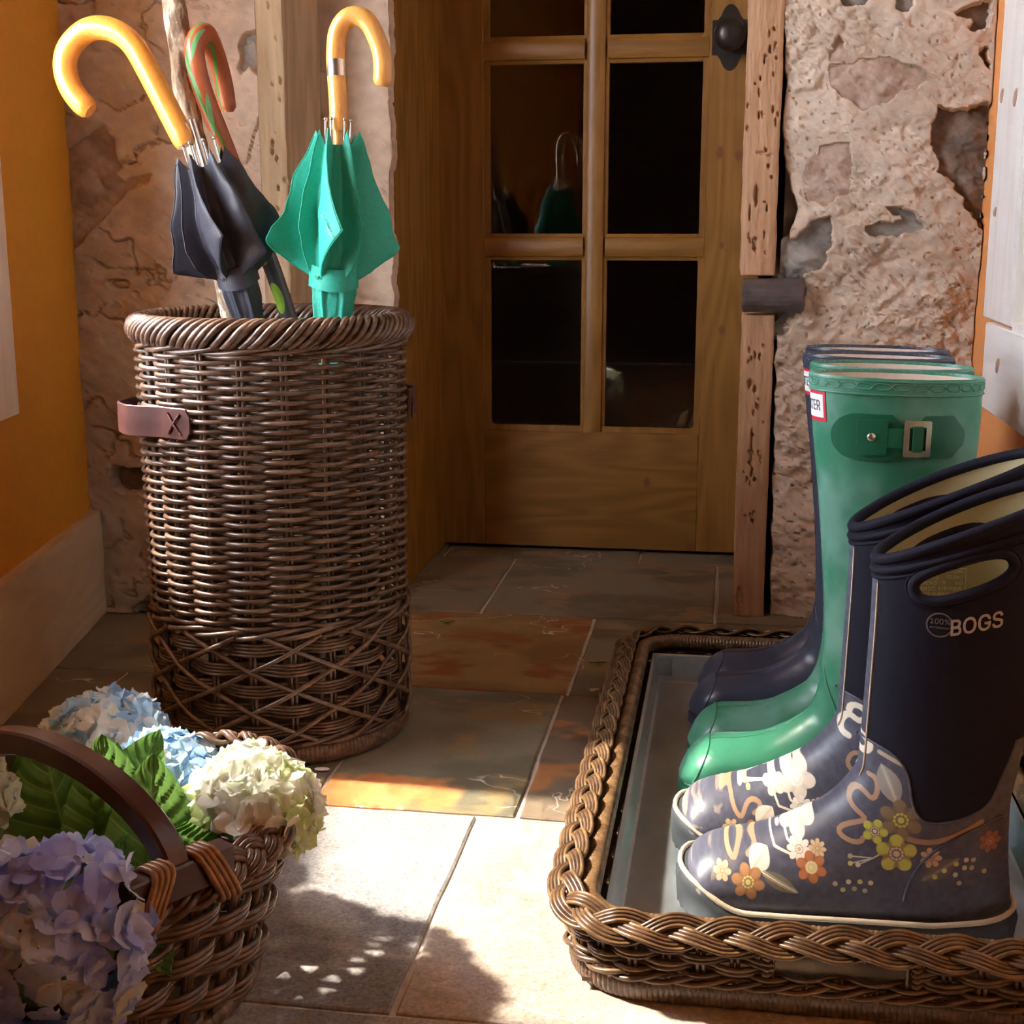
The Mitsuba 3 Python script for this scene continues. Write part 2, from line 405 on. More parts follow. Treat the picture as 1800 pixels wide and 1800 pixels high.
# the printed flowers of the patterned boots: u = length along the boot, v = height, in metres
def floral(p, n, uv):
    u, v = uv.x, uv.y
    g = fbm(u * 220, v * 220, 2.0, 3)
    c = mix((0.060, 0.063, 0.092), (0.105, 0.108, 0.145), g)

    def seg(ax, az, bx, bz):
        ex, ez = bx - ax, bz - az
        t = dr.clip(((u - ax) * ex + (v - az) * ez) / (ex * ex + ez * ez), 0, 1)
        return dr.sqrt(dr.square(u - ax - t * ex) + dr.square(v - az - t * ez))

    def line(c, pts, w, col):
        if len(pts) > 3:
            pts = [tuple(map(float, q)) for q in spline(np.c_[np.array(pts), np.zeros(len(pts))], 3 * len(pts))[:, :2]]
        d = mi.Float(9)
        for a, b in zip(pts[:-1], pts[1:]):
            d = dr.minimum(d, seg(*a, *b))
        return mix(col, c, smoothstep(w * 0.8, w * 1.2, d))

    def leaf(c, cx, cz, ln, w, ang, col, vein):
        ca, sa = math.cos(ang), math.sin(ang)
        x, z = (u - cx) * ca + (v - cz) * sa, -(u - cx) * sa + (v - cz) * ca
        q = dr.square(x / ln) + dr.abs(z) / w
        k = 1 - smoothstep(0.92, 1.02, q)
        vn = dr.minimum(dr.abs(z), dr.abs(dr.abs(z) - dr.abs(x * 700 - dr.round(x * 700)) / 700 * 1.2 - 0.001) + 0.0004)
        return mix(c, mix(vein, col, smoothstep(0.0004, 0.0008, vn)), k)

    def flower(c, cx, cz, R, np_, col, col2, ctr, ctr2, rot=0.0):
        dx, dz = u - cx, v - cz
        r, a = dr.sqrt(dx * dx + dz * dz), dr.atan2(dz, dx) + rot
        lobe = dr.abs(dr.cos(a * np_ / 2))
        k = 1 - smoothstep(0.96, 1.04, r / (R * (0.66 + 0.34 * lobe)))
        c = mix(c, mix(col2, col, smoothstep(0.25, 0.75, lobe) * 0.75 + 0.25), k)
        c = mix(ctr2, c, smoothstep(0.95, 1.05, r / (R * 0.40)))
        ring = dr.abs(r / R - 0.30) + 0.06 * dr.abs(dr.sin(a * 5))
        c = mix(ctr, c, smoothstep(0.06, 0.10, ring))
        return mix(ctr, c, smoothstep(0.95, 1.05, r / (R * 0.15)))

    tan, cream, orange = (0.42, 0.27, 0.17), (0.74, 0.67, 0.55), (0.50, 0.19, 0.08)
    c = line(c, [(-0.0056, 0.0983), (0.0012, 0.1008), (0.0054, 0.0908), (0.0133, 0.0813), (0.0198, 0.0936), (0.0283, 0.0934), (0.0247, 0.0847)], 0.0019, tan)
    c = line(c, [(0.1149, 0.109), (0.1032, 0.1057), (0.0962, 0.1109), (0.1055, 0.1182), (0.1156, 0.1238), (0.1048, 0.1328), (0.1045, 0.1393), (0.1116, 0.1455), (0.1207, 0.1404), (0.1246, 0.1504), (0.1183, 0.1572)], 0.0019, tan)
    c = line(c, [(0.104, 0.1796), (0.111, 0.186), (0.118, 0.180), (0.112, 0.173), (0.105, 0.176), (0.099, 0.170), (0.098, 0.162), (0.104, 0.158)], 0.0026, cream)
    c = line(c, [(0.149, 0.113), (0.166, 0.1115), (0.185, 0.117), (0.205, 0.128)], 0.0022, (0.34, 0.23, 0.15))
    c = line(c, [(0.125, 0.178), (0.143, 0.172), (0.153, 0.182)], 0.0018, (0.46, 0.40, 0.30))
    c = line(c, [(0.040, 0.105), (0.046, 0.092), (0.062, 0.088)], 0.001, cream)
    c = line(c, [(0.053, 0.106), (0.056, 0.098), (0.063, 0.093)], 0.001, cream)
    c = line(c, [(0.0111, 0.1029), (0.030, 0.108), (0.038, 0.109)], 0.0008, cream)
    for e in ((0.1053, 0.0935), (0.1056, 0.0877), (0.1115, 0.0873)):
        c = line(c, [e, (0.123, 0.094), (0.131, 0.100)], 0.0006, (0.5, 0.5, 0.44))
    c = leaf(c, 0.1332, 0.1542, 0.0165, 0.009, 2.0, (0.30, 0.29, 0.25), (0.52, 0.50, 0.42))
    c = leaf(c, 0.0506, 0.0675, 0.017, 0.006, -0.45, (0.19, 0.17, 0.12), (0.72, 0.66, 0.48))
    c = leaf(c, 0.175, 0.088, 0.018, 0.007, 0.6, (0.14, 0.13, 0.10), (0.30, 0.28, 0.2))
    c = leaf(c, 0.034, 0.0829, 0.0105, 0.009, 0.9, (0.76, 0.70, 0.58), (0.58, 0.50, 0.38))
    c = flower(c, 0.0608, 0.1149, 0.0165, 5, cream, (0.62, 0.55, 0.46), (0.80, 0.76, 0.66), cream)
    c = flower(c, 0.0414, 0.1085, 0.010, 5, cream, (0.60, 0.52, 0.40), (0.80, 0.74, 0.6), cream, 0.6)
    c = flower(c, 0.0655, 0.0929, 0.0098, 8, (0.82, 0.78, 0.70), cream, (0.55, 0.42, 0.25), (0.82, 0.78, 0.70))
    c = flower(c, 0.0797, 0.0956, 0.0072, 8, (0.70, 0.52, 0.30), (0.55, 0.36, 0.2), (0.72, 0.6, 0.4), (0.50, 0.28, 0.12))
    c = flower(c, 0.0754, 0.0811, 0.0124, 6, orange, (0.38, 0.13, 0.05), (0.80, 0.72, 0.42), (0.72, 0.60, 0.30), 0.3)
    c = flower(c, 0.0254, 0.0663, 0.0135, 6, (0.46, 0.24, 0.11), (0.36, 0.16, 0.07), (0.62, 0.60, 0.22), (0.38, 0.20, 0.10), 0.2)
    c = flower(c, 0.0044, 0.0722, 0.0074, 6, (0.56, 0.42, 0.26), (0.40, 0.27, 0.16), (0.62, 0.5, 0.3), (0.34, 0.2, 0.1))
    c = flower(c, 0.1427, 0.1274, 0.0168, 6, (0.24, 0.19, 0.11), (0.17, 0.125, 0.08), (0.50, 0.52, 0.12), (0.22, 0.16, 0.09), 0.4)
    c = flower(c, 0.1235, 0.1154, 0.0100, 5, (0.52, 0.54, 0.10), (0.30, 0.28, 0.07), (0.66, 0.66, 0.58), (0.24, 0.10, 0.06))
    c = flower(c, 0.1406, 0.0995, 0.0160, 5, (0.50, 0.52, 0.10), (0.24, 0.12, 0.06), (0.58, 0.54, 0.48), (0.26, 0.15, 0.10), 0.9)
    c = flower(c, 0.1671, 0.0983, 0.0088, 7, (0.56, 0.44, 0.32), (0.36, 0.2, 0.12), (0.34, 0.16, 0.08), (0.5, 0.36, 0.24))
    c = flower(c, 0.2136, 0.1100, 0.0096, 7, (0.30, 0.13, 0.07), (0.22, 0.09, 0.05), (0.42, 0.30, 0.18), (0.26, 0.11, 0.06))
    for i, (dx, dz) in enumerate(((0.1053, 0.0935), (0.1056, 0.0877), (0.1115, 0.0873), (0.0944, 0.0702), (0.1006, 0.0657), (0.1048, 0.0727), (0.1096, 0.0672), (0.1137, 0.0734), (0.122, 0.0732),
                                  (0.1178, 0.0662), (0.1872, 0.0933), (0.195, 0.0963), (0.2008, 0.096), (0.194, 0.0897), (0.187, 0.0842), (0.1998, 0.0894), (0.1711, 0.0821), (0.1781, 0.0876),
                                  (0.1904, 0.0771), (0.2103, 0.0853), (0.0111, 0.1029), (0.0156, 0.1049), (0.0188, 0.1018), (0.106, 0.205), (0.110, 0.212), (0.105, 0.218))):
        r = dr.sqrt(dr.square(u - dx) + dr.square(v - dz))
        c = mix(((0.46, 0.42, 0.30), (0.55, 0.52, 0.2), (0.62, 0.58, 0.46))[i % 3], c, smoothstep(0.0018, 0.0023, r))
    # dried mud and dust rubbed into the toe
    return mix(c, (0.42, 0.33, 0.25), smoothstep(0.56, 0.70, fbm(u * 130, v * 130, 6.0, 4)) * smoothstep(0.03, -0.02, u) * 0.55)


mat('floral_rubber', floral, 0.42, 0.4)


def petal(name, c1, c2, trans=0.7):
    def fn(p, n, uv):
        return mix(c1, c2, smoothstep(0.25, 0.75, fbm(p.x * 55, p.y * 55, p.z * 55, 3)))
    scene[name] = {'type': 'principledthin', 'base_color': proc(fn), 'roughness': 0.6, 'diff_trans': trans, 'spec_trans': 0.0, 'eta': 1.3}


petal('petal_white', (0.84, 0.87, 0.76), (0.90, 0.91, 0.86))
petal('petal_lime', (0.62, 0.74, 0.34), (0.80, 0.86, 0.58))
petal('petal_blue', (0.34, 0.58, 0.82), (0.55, 0.74, 0.88))
petal('petal_paleblue', (0.66, 0.78, 0.86), (0.84, 0.88, 0.88))
petal('petal_violet', (0.36, 0.42, 0.84), (0.54, 0.60, 0.92))
petal('petal_lilac', (0.50, 0.58, 0.86), (0.68, 0.75, 0.92))
petal('petal_cream', (0.64, 0.62, 0.48), (0.76, 0.74, 0.62))
mat('floret_eye', (0.42, 0.55, 0.62), 0.6)


def leaf_fn(c1, c2, cv):
    def fn(p, n, uv):
        u, v = uv.x, uv.y                                   # u from stalk to tip, v from -1 to 1 across
        a = dr.abs(v)
        k = (u - a * 0.22) * 8.5
        d = dr.abs(k - dr.round(k)) / 8.5
        vein = dr.minimum(smoothstep(0.0, 0.016, d + 0.003), smoothstep(0.0, 0.05, a))
        c = mix(c1, c2, fbm(u * 9, v * 6, 3.0, 3))
        return mix(cv, c, vein)
    return fn


scene['leaf_green'] = {'type': 'principledthin', 'base_color': proc(leaf_fn((0.09, 0.21, 0.045), (0.17, 0.32, 0.08), (0.26, 0.42, 0.13))), 'roughness': 0.42, 'diff_trans': 0.55, 'spec_trans': 0.0, 'eta': 1.4}
mat('stem_green', (0.30, 0.46, 0.14), 0.5)

# ================================================================== THE ROOM
def struct(name, mesh, bsdf, smooth=False, parent=None, **kw):
    return put(name, mesh, bsdf, smooth, parent, kind=None if parent else 'structure', **kw)


# ---- floor: a bed of grout with slate tiles let into it
struct('floor', box(-2.1, 2.1, -1.5, 6.1, -0.06, -0.0035), 'grout', label='slate tile floor with pale grout joints')


def tile(x0, x1, y0, y1, m, dz=0.0):
    g = 0.0023
    x0, x1, y0, y1 = x0 + g, x1 - g, y0 + g, y1 - g
    w, d = x1 - x0, y1 - y0
    nx, ny = max(4, int(w / 0.03)), max(4, int(d / 0.03))
    edge = [(x0 + w * t, y0) for t in np.linspace(0, 1, nx)[:-1]] + [(x1, y0 + d * t) for t in np.linspace(0, 1, ny)[:-1]] + \
           [(x1 - w * t, y1) for t in np.linspace(0, 1, nx)[:-1]] + [(x0, y1 - d * t) for t in np.linspace(0, 1, ny)[:-1]]
    e = np.array(edge)
    e += (meshkit.noise(np.c_[e * 37, e[:, :1] * 0 + x0 * 91], 3)[:, None] - 0.5) * np.sign(e - e.mean(0)) * 0.0034
    c = e.mean(0)
    inn = e + unit(c - e) * 0.0022
    n = len(e)
    v = np.vstack([np.c_[e, np.full(n, -0.006)], np.c_[e, np.full(n, dz - 0.0012)], np.c_[inn, np.full(n, dz)], [[*c, dz]]])
    j = np.arange(n); k = (j + 1) % n
    f = np.vstack([grid_faces(3, n, False, True, True), np.stack([2 * n + j, 2 * n + k, j * 0 + 3 * n], 1)])
    put('tile', (v, f), m, 20, 'floor')


ROWS = [
    (0.17, 0.54, [-0.75, -0.42, -0.07, 0.29, 0.60], ['tile_brown', 'tile_granite', 'tile_sand', 'tile_sand']),
    (0.54, 0.905, [-0.85, -0.56, -0.19, 0.17, 0.60], ['tile_brown', 'tile_granite', 'tile_sand', 'tile_sand']),
    (0.905, 1.266, [-1.0, -0.60, -0.236, 0.125, 0.60], ['tile_brown', 'tile_granite', 'tile_sand', 'tile_sand']),
    (1.266, 1.642, [-1.1, -0.78, -0.413, -0.197, 0.16, 0.60], ['tile_brown', 'tile_brown', 'tile_olive_rust', 'tile_purple', 'tile_olive']),
    (1.642, 1.995, [-1.1, -0.56, -0.19, 0.165, 0.60], ['tile_brown', 'tile_amber', 'tile_olive', 'tile_olive']),
    (1.995, 2.355, [-1.1, -0.72, -0.367, -0.01, 0.60], ['tile_brown', 'tile_brown', 'tile_brown', 'tile_brown']),
    (2.355, 2.75, [-1.1, -0.50, -0.148, 0.25, 0.60], ['tile_brown', 'tile_brown', 'tile_brown', 'tile_brown']),
]
for y0, y1, xs, ms in ROWS:
    for x0, x1, m in zip(xs[:-1], xs[1:], ms):
        tile(x0, x1, y0, y1, m, -0.0012 * rng.random())


# ---- left wall: painted, slightly splayed, with two window openings nearer the viewer
def on_left(s, z, off=0.0):
    return np.stack([-0.952 + 0.194 * np.asarray(s) + 0.981 * off, 1.905 - 0.981 * np.asarray(s) + 0.194 * off, np.asarray(z) + 0 * np.asarray(s)], -1)


def left_slab(poly, off0, off1, bev=False):
    v, f = extrude(poly, off1 - off0)
    return on_left(v[:, 0], v[:, 1], off0 + v[:, 2]), f[:, ::-1]


W1 = (0.465, 0.990, 0.43, 1.66)
wallp = sg.box(-0.10, -0.05, 2.06, 2.35).difference(sg.box(W1[0], W1[2], W1[1], W1[3]))
struct('wall_left', left_slab(wallp, -0.10, 0.0), 'amber_paint', label='amber painted side wall with a pale wooden baseboard')
struct('wall_left_entry', box(-0.68, -0.553, -1.45, -0.11, 0, 2.35), 'room_paint', label='plain entry wall behind the viewer')
bb = sg.box(-0.02, 0.0, 2.06, 0.16)
struct('baseboard_left', left_slab(bb, 0.0, 0.016), 'baseboard_wood', label='pale pine baseboard along the amber wall')
for (a, b, z0, z1) in (W1,):
    w = key_for('window_1')
    tag(w, 'white pine window casing on the amber wall', kind='structure')
    put('casing_board', left_slab(sg.box(a - 0.112, z0 - 0.075, a + 0.012, z1 + 0.1), 0.0, 0.018), 'white_pine', False, w)
    put('casing_board', left_slab(sg.box(b - 0.012, z0 - 0.075, b + 0.10, z1 + 0.1), 0.0, 0.018), 'white_pine', False, w)
    put('apron_board', left_slab(sg.box(a + 0.012, z0 - 0.075, b - 0.012, z0 + 0.004), 0.0, 0.018), 'white_pine_cross', False, w)
    put('head_board', left_slab(sg.box(a + 0.012, z1 - 0.01, b - 0.012, z1 + 0.1), 0.0, 0.018), 'white_pine_cross', False, w)

# ---- right wall with its white pine window casing
W3 = (1.16, 1.743, 0.46, 1.50)                 # closed by a wooden shutter
v, f = extrude(sg.box(-1.45, 0, 2.60, 2.35).difference(sg.box(W3[0], W3[2], W3[1], W3[3])), 0.094)
struct('wall_right', (np.stack([0.346 + v[:, 2], v[:, 0], v[:, 1]], -1), f), 'orange_paint', label='sunlit orange painted side wall')
w = key_for('window_2')
tag(w, 'white knotty pine window casing on the orange wall', kind='structure')
put('casing_board', box(0.334, 0.346, 1.745, 1.925, 0.462, 1.60, 0.002), 'white_pine', False, w)
put('apron_board', box(0.333, 0.346, 0.95, 1.895, 0.346, 0.458, 0.002), 'white_pine_cross', False, w)
put('casing_board', box(0.334, 0.346, 0.98, 1.158, 0.462, 1.60, 0.002), 'white_pine', False, w)
for y0, y1, z0, z1 in ((1.735, 1.745, 0.462, 1.50), (1.158, 1.168, 0.462, 1.50), (1.168, 1.735, 1.492, 1.502), (1.168, 1.735, 0.458, 0.468)):
    put('reveal_board', box(0.336, 0.438, y0, y1, z0, z1), 'white_pine', False, w)
put('shutter_panel', box(0.395, 0.412, 1.168, 1.735, 0.468, 1.492, 0.002), 'white_pine', False, w)
for ky, kz, r in ((1.895, 0.745, 0.010), (1.885, 0.60, 0.007), (1.805, 0.735, 0.012), (1.79, 0.41, 0.011)):
    v, f = ball((0, 0, 0), 1.0, 2)
    put('wood_knot', (v * [0.0025, r * 0.55, r] @ np.array([[1, 0, 0], [0, 0.85, -0.5], [0, 0.5, 0.85]]).T + [0.3335 if kz > 0.46 else 0.3325, ky, kz], f), 'knot_wood', True, w)

struct('ceiling', box(-2.1, 2.1, -1.6, 6.1, 2.30, 2.40), 'door_wood_cross', label='wooden ceiling')
struct('wall_front', box(-0.8, 0.5, -1.55, -1.40, 0, 2.35), 'room_paint', label='plain wall behind the viewer')


# ---- stone and plaster walls either side of the doorway
def relief(xs_left, xs_right, zs, nu, y0, yback, fn):
    """A wall slab whose front follows fn(X, Z) -> depth behind y0; the left and right edges follow the given curves of z."""
    u = np.linspace(0, 1, nu)
    X = xs_left[:, None] + u[None] * (xs_right - xs_left)[:, None]
    Z = np.repeat(zs[:, None], nu, 1)
    Y = y0 + fn(X, Z)
    m = len(zs)
    v = np.stack([X, Y, Z], -1).reshape(-1, 3)
    f = grid_faces(m, nu, flip=True)
    ring = np.concatenate([np.arange(nu), np.arange(1, m) * nu + nu - 1, (m - 1) * nu + np.arange(nu - 2, -1, -1), np.arange(m - 2, 0, -1) * nu])
    back = v[ring].copy()
    back[:, 1] = yback
    n = len(v)
    k = np.arange(len(ring)); k2 = (k + 1) % len(ring)
    f = np.vstack([f, np.stack([ring[k], n + k, n + k2], 1), np.stack([ring[k], n + k2, ring[k2]], 1)])
    return np.vstack([v, back]), f


def crack_field(X, Z, seed, scale=7.0, width=0.0035, thr=0.55):
    P = np.stack([X * scale, X * 0 + seed, Z * scale], -1)
    w = np.stack([X * 60, X * 0 + seed, Z * 60], -1)
    n = meshkit.fbm(P, 4, seed) + (meshkit.fbm(w, 2, seed + 4) - 0.5) * 0.03
    return np.exp(-((n - 0.5) / width) ** 2) * sstep(thr - 0.04, thr + 0.04, meshkit.fbm(P * 0.7 + 5, 2, seed + 7))


R_STONES = {
    'dark': [[(0.2644, 0.7006), (0.2756, 0.7425), (0.300, 0.7400), (0.306, 0.7436), (0.322, 0.7410), (0.3398, 0.7477), (0.346, 0.75), (0.346, 0.575), (0.3412, 0.578), (0.3228, 0.6035), (0.301, 0.6424), (0.2808, 0.658), (0.2800, 0.672)],
             [(0.2921, 0.8659), (0.3121, 0.8802), (0.3358, 0.8833), (0.3368, 0.8464), (0.3186, 0.8394), (0.3068, 0.8471), (0.313, 0.856)],
             [(0.3253, 0.817), (0.3356, 0.8205), (0.3389, 0.7943), (0.3283, 0.8057)]],
    'grey': [[(0.074, 0.50), (0.074, 0.56), (0.0909, 0.572), (0.1083, 0.588), (0.1372, 0.5975), (0.1412, 0.5641), (0.1311, 0.5239), (0.1074, 0.5157)],
             [(0.1824, 0.58), (0.2112, 0.5863), (0.2399, 0.5895), (0.2142, 0.6021), (0.2075, 0.61), (0.2294, 0.6099), (0.2574, 0.5973), (0.2703, 0.5761), (0.2394, 0.5721), (0.2163, 0.5642), (0.1925, 0.5681)],
             [(0.136, 0.8881), (0.1378, 0.8821), (0.1534, 0.8765), (0.1723, 0.8813), (0.1751, 0.902), (0.1368, 0.903)],
             [(0.2109, 0.873), (0.2224, 0.8697), (0.2357, 0.8768), (0.2373, 0.9004), (0.2131, 0.9011)],
             [(0.0661, 0.4379), (0.0778, 0.4503), (0.0905, 0.4481), (0.0829, 0.426), (0.0674, 0.4238)]],
    'rose': [[(0.0999, 0.6513), (0.1046, 0.6709), (0.113, 0.676), (0.118, 0.690), (0.1392, 0.6981), (0.1584, 0.6977), (0.1637, 0.6705), (0.1579, 0.6274), (0.131, 0.6117), (0.1029, 0.6197)],
             [(0.1197, 0.8072), (0.1358, 0.8432), (0.1502, 0.8165), (0.1493, 0.8056)],
             [(0.1262, 0.8000), (0.160, 0.806), (0.1911, 0.8127), (0.2495, 0.7959), (0.2733, 0.7804), (0.2283, 0.7659), (0.2061, 0.751), (0.1756, 0.7438), (0.1437, 0.7595), (0.1274, 0.7751)]],
}


def ragged(X, Z, poly, amp=0.006, seed=1):
    P = np.stack([X.ravel(), Z.ravel()], -1)
    d = poly_sdf(P, poly)
    q = np.stack([P[:, 0] * 90, P[:, 0] * 0 + seed, P[:, 1] * 90], -1)
    return (d + (meshkit.fbm(q, 3, seed) - 0.5) * 2 * amp).reshape(X.shape)


def right_relief(X, Z):
    P = np.stack([X * 14, X * 0, Z * 14], -1)
    fade = sstep(1.3, 1.1, Z)
    lump = meshkit.fbm(P, 4, 11)
    rough = meshkit.fbm(P * 5.5, 4, 12)
    patch = sstep(0.42, 0.60, meshkit.fbm(P * 0.5 + 3, 3, 15))            # trowelled-smooth and gritty areas
    pit = np.maximum(meshkit.noise(P * 13, 17) - 0.80, 0) * 0.03
    h = (lump - 0.5) * 0.030 + (rough - 0.5) * 0.015 * (0.35 + 0.9 * patch)
    h += (sstep(0.45, 0.53, meshkit.fbm(P * 0.8 + 9, 4, 19)) - 0.5) * 0.006
    d = -h + pit + 0.010 * crack_field(X, Z, 21, 6.0, 0.004, 0.60)
    for kind, polys in R_STONES.items():
        deep = {'dark': 0.014, 'grey': 0.014, 'rose': 0.006}[kind]
        for i, poly in enumerate(polys):
            s = ragged(X, Z, poly, 0.006, i + 3)
            near = np.exp(-np.maximum(s, 0) / 0.02)
            d = np.where(s < 0.03, d * (1 - 0.5 * near) - 0.003 * near, d) + sstep(0.0005, -0.0022, s) * (deep + 0.012)
    return d * fade


XL = np.array([(0.0602, 0.89), (0.0628, 0.8447), (0.0629, 0.8219), (0.0671, 0.776), (0.0636, 0.7452), (0.0655, 0.6986), (0.0742, 0.6593), (0.0835, 0.6277), (0.0892, 0.6039), (0.0822, 0.58), (0.0803, 0.5479), (0.087, 0.5221),
               (0.1037, 0.5076), (0.1056, 0.4833), (0.0935, 0.4628), (0.0892, 0.4504), (0.0674, 0.4338), (0.0657, 0.384), (0.0693, 0.2915), (0.0692, 0.2059), (0.0721, 0.1101), (0.0746, -0.001)])[::-1]
zs = np.concatenate([np.arange(0, 1.1, 0.0015), np.linspace(1.1, 2.32, 14)])
xl = np.interp(zs, XL[:, 1], XL[:, 0]) + (meshkit.fbm(np.stack([zs * 60, zs * 0, zs * 0], -1), 4, 2) - 0.5) * 0.008
wb = struct('wall_back_right', relief(xl, np.full(len(zs), 0.3445), zs, 190, 2.04, 2.075, right_relief), 'plaster', True, label='rough stone and plaster wall beside the door, lit from the side')
put('core', box(0.072, 0.44, 2.085, 2.60, 0, 2.3), 'stone_grey', False, wb, label='dark masonry behind the plaster')


def stone_piece(poly, y0, deep, m, parent, seed, step=0.0022, bulge=0.010):
    p = np.array(poly)
    lo, hi = p.min(0) - 0.008, p.max(0) + 0.008
    xs, z2 = np.arange(lo[0], hi[0], step), np.arange(lo[1], hi[1], step)
    X, Z = np.meshgrid(xs, z2)
    s = poly_sdf(np.stack([X.ravel(), Z.ravel()], -1), poly).reshape(X.shape)
    P = np.stack([X * 30, X * 0 + seed, Z * 30], -1)
    Y = y0 + deep + sstep(-0.02, 0.004, s) * bulge - (meshkit.fbm(P, 4, seed) - 0.5) * 0.014 - (meshkit.fbm(P * 0.5, 2, seed + 5) - 0.5) * 0.012 - (meshkit.fbm(P * 4, 3, seed + 6) - 0.5) * 0.006
    v = np.stack([X, Y, Z], -1).reshape(-1, 3)
    _, b = clip(v, grid_faces(len(z2), len(xs), flip=True), s.ravel() - 0.006)
    put('stone', b, m, True, parent)


for kind, polys in R_STONES.items():
    for i, poly in enumerate(polys):
        stone_piece(poly, 2.04, {'dark': 0.010, 'grey': 0.007, 'rose': -0.001}[kind], {'dark': 'stone_dark', 'grey': 'stone_grey', 'rose': 'stone_rose'}[kind], wb, i + 31, bulge={'dark': 0.006, 'grey': 0.006, 'rose': 0.005}[kind])

L_FLAKE = [(-0.9683, 0.5556), (-0.9511, 0.5475), (-0.9041, 0.5921), (-0.8669, 0.6281), (-0.8314, 0.6439), (-0.8221, 0.6557), (-0.8708, 0.6461), (-0.880, 0.6542), (-0.8731, 0.6679), (-0.8796, 0.7034), (-0.8953, 0.7271), (-0.9312, 0.7079), (-0.9631, 0.6884), (-0.9713, 0.6365), (-0.9709, 0.58)]
L_DARK = [(-0.917, 0.2106), (-0.9094, 0.2299), (-0.8871, 0.2245), (-0.8552, 0.2297), (-0.84, 0.21), (-0.8577, 0.1862), (-0.8985, 0.1867), (-0.9163, 0.1932)]
L_EDGE = [(-0.6892, 0.7822), (-0.6889, 0.8276), (-0.6825, 0.8426), (-0.6575, 0.8495), (-0.655, 0.8045), (-0.6605, 0.7856), (-0.676, 0.801)]
L_FOOT = [(-0.885, 0.0), (-0.88, 0.018), (-0.865, 0.02), (-0.84, 0.01), (-0.84, 0.0)]


def left_relief(X, Z):
    P = np.stack([X * 11, X * 0, Z * 11], -1)
    fade = sstep(1.3, 1.1, Z)
    d = -(meshkit.fbm(P, 4, 41) - 0.5) * 0.020 - (meshkit.fbm(P * 8, 3, 42) - 0.5) * 0.0035
    d += 0.011 * crack_field(X, Z, 45, 8.0, 0.0060, 0.49) + 0.008 * crack_field(X, Z, 48, 14.0, 0.008, 0.51)
    d += np.maximum(meshkit.noise(P * 16, 47) - 0.86, 0) * 0.03
    for i, (poly, deep) in enumerate(((L_FLAKE, 0.009), (L_DARK, 0.030), (L_EDGE, 0.016), (L_FOOT, 0.02))):
        d += sstep(0.0006, -0.003, ragged(X, Z, poly, 0.004, i + 60)) * deep
    return d * fade


zs = np.concatenate([np.arange(0, 1.1, 0.002), np.linspace(1.1, 2.32, 14)])
wl = struct('wall_back_left', relief(np.full(len(zs), -0.985), np.full(len(zs), -0.6575), zs, 165, 1.905, 2.06, left_relief), 'plaster', True, label='old cracked tan plaster wall behind the umbrella basket')
stone_piece(L_FLAKE, 1.905, 0.0050, 'stone_rose', wl, 71, bulge=0.003)
stone_piece(L_DARK, 1.905, 0.022, 'stone_dark', wl, 72, bulge=0.004)
stone_piece(L_EDGE, 1.905, 0.011, 'stone_grey', wl, 73, bulge=0.004)


def plain_relief(seed, amp=0.010):
    def fn(X, Z):
        P = np.stack([X * 13, X * 0, Z * 13], -1)
        return (-(meshkit.fbm(P, 4, seed) - 0.5) * amp - (meshkit.fbm(P * 7, 3, seed + 1) - 0.5) * 0.003 + 0.006 * crack_field(X, Z, seed + 3, 9.0, 0.005, 0.5)) * sstep(1.3, 1.1, Z)
    return fn


zs2 = np.concatenate([np.arange(0, 1.1, 0.0035), np.linspace(1.1, 2.32, 10)])
edge2 = -0.512 + (meshkit.fbm(np.stack([zs2 * 40, zs2 * 0, zs2 * 0], -1), 4, 9) - 0.5) * 0.010
struct('wall_recess_left', relief(np.full(len(zs2), -0.62), edge2, zs2, 36, 2.06, 2.09, plain_relief(81)), 'plaster', True, label='narrow strip of grey plaster between the old plank and the door jamb')


def worn_board(x0, x1, y0, yback, z0, z1, holes, seed, step=0.0011, amp=0.0012):
    zs = np.arange(z0, z1, step * 1.6)
    nu = max(8, int((x1 - x0) / step))

    def fn(X, Z):
        d = -(meshkit.fbm(np.stack([X * 160, X * 0, Z * 9], -1), 3, seed) - 0.5) * amp * 2 - (meshkit.fbm(np.stack([X * 400, X * 0, Z * 60], -1), 2, seed + 1) - 0.5) * amp
        e = np.minimum(X - x0, x1 - X)
        d += 0.003 * np.exp(-e / 0.0022)
        for hx, hz, rx, rz, dp in holes:
            sel = (np.abs(X - hx) < rx * 3) & (np.abs(Z - hz) < rz * 3)
            w = np.zeros_like(X)
            w[sel] = np.sqrt(((X[sel] - hx) / rx) ** 2 + ((Z[sel] - hz) / rz) ** 2)
            q = np.where(sel, w + (meshkit.noise(np.stack([X * 500, X * 0, Z * 300], -1), seed + 2) - 0.5) * 0.5, 9)
            d += dp * sstep(1.1, 0.65, q)
        return d
    j = (meshkit.fbm(np.stack([zs * 25, zs * 0, zs * 0], -1), 3, seed + 5) - 0.5) * 0.003
    return relief(x0 + j, x1 + j * 0.8, zs, nu, y0, yback, fn)


def worm_holes(x0, x1, z0, z1, n, seed):
    r = np.random.default_rng(seed)
    out = []
    for _ in range(n):
        cx, cz = r.uniform(x0 + 0.008, x1 - 0.008), r.uniform(z0 + 0.02, z1 - 0.02)
        for _ in range(r.integers(1, 4)):
            out.append((np.clip(cx + r.normal(0, 0.006), x0 + 0.004, x1 - 0.004), cz + r.normal(0, 0.010), r.uniform(0.0010, 0.0026), r.uniform(0.0014, 0.0060), r.uniform(0.004, 0.008)))
    return out


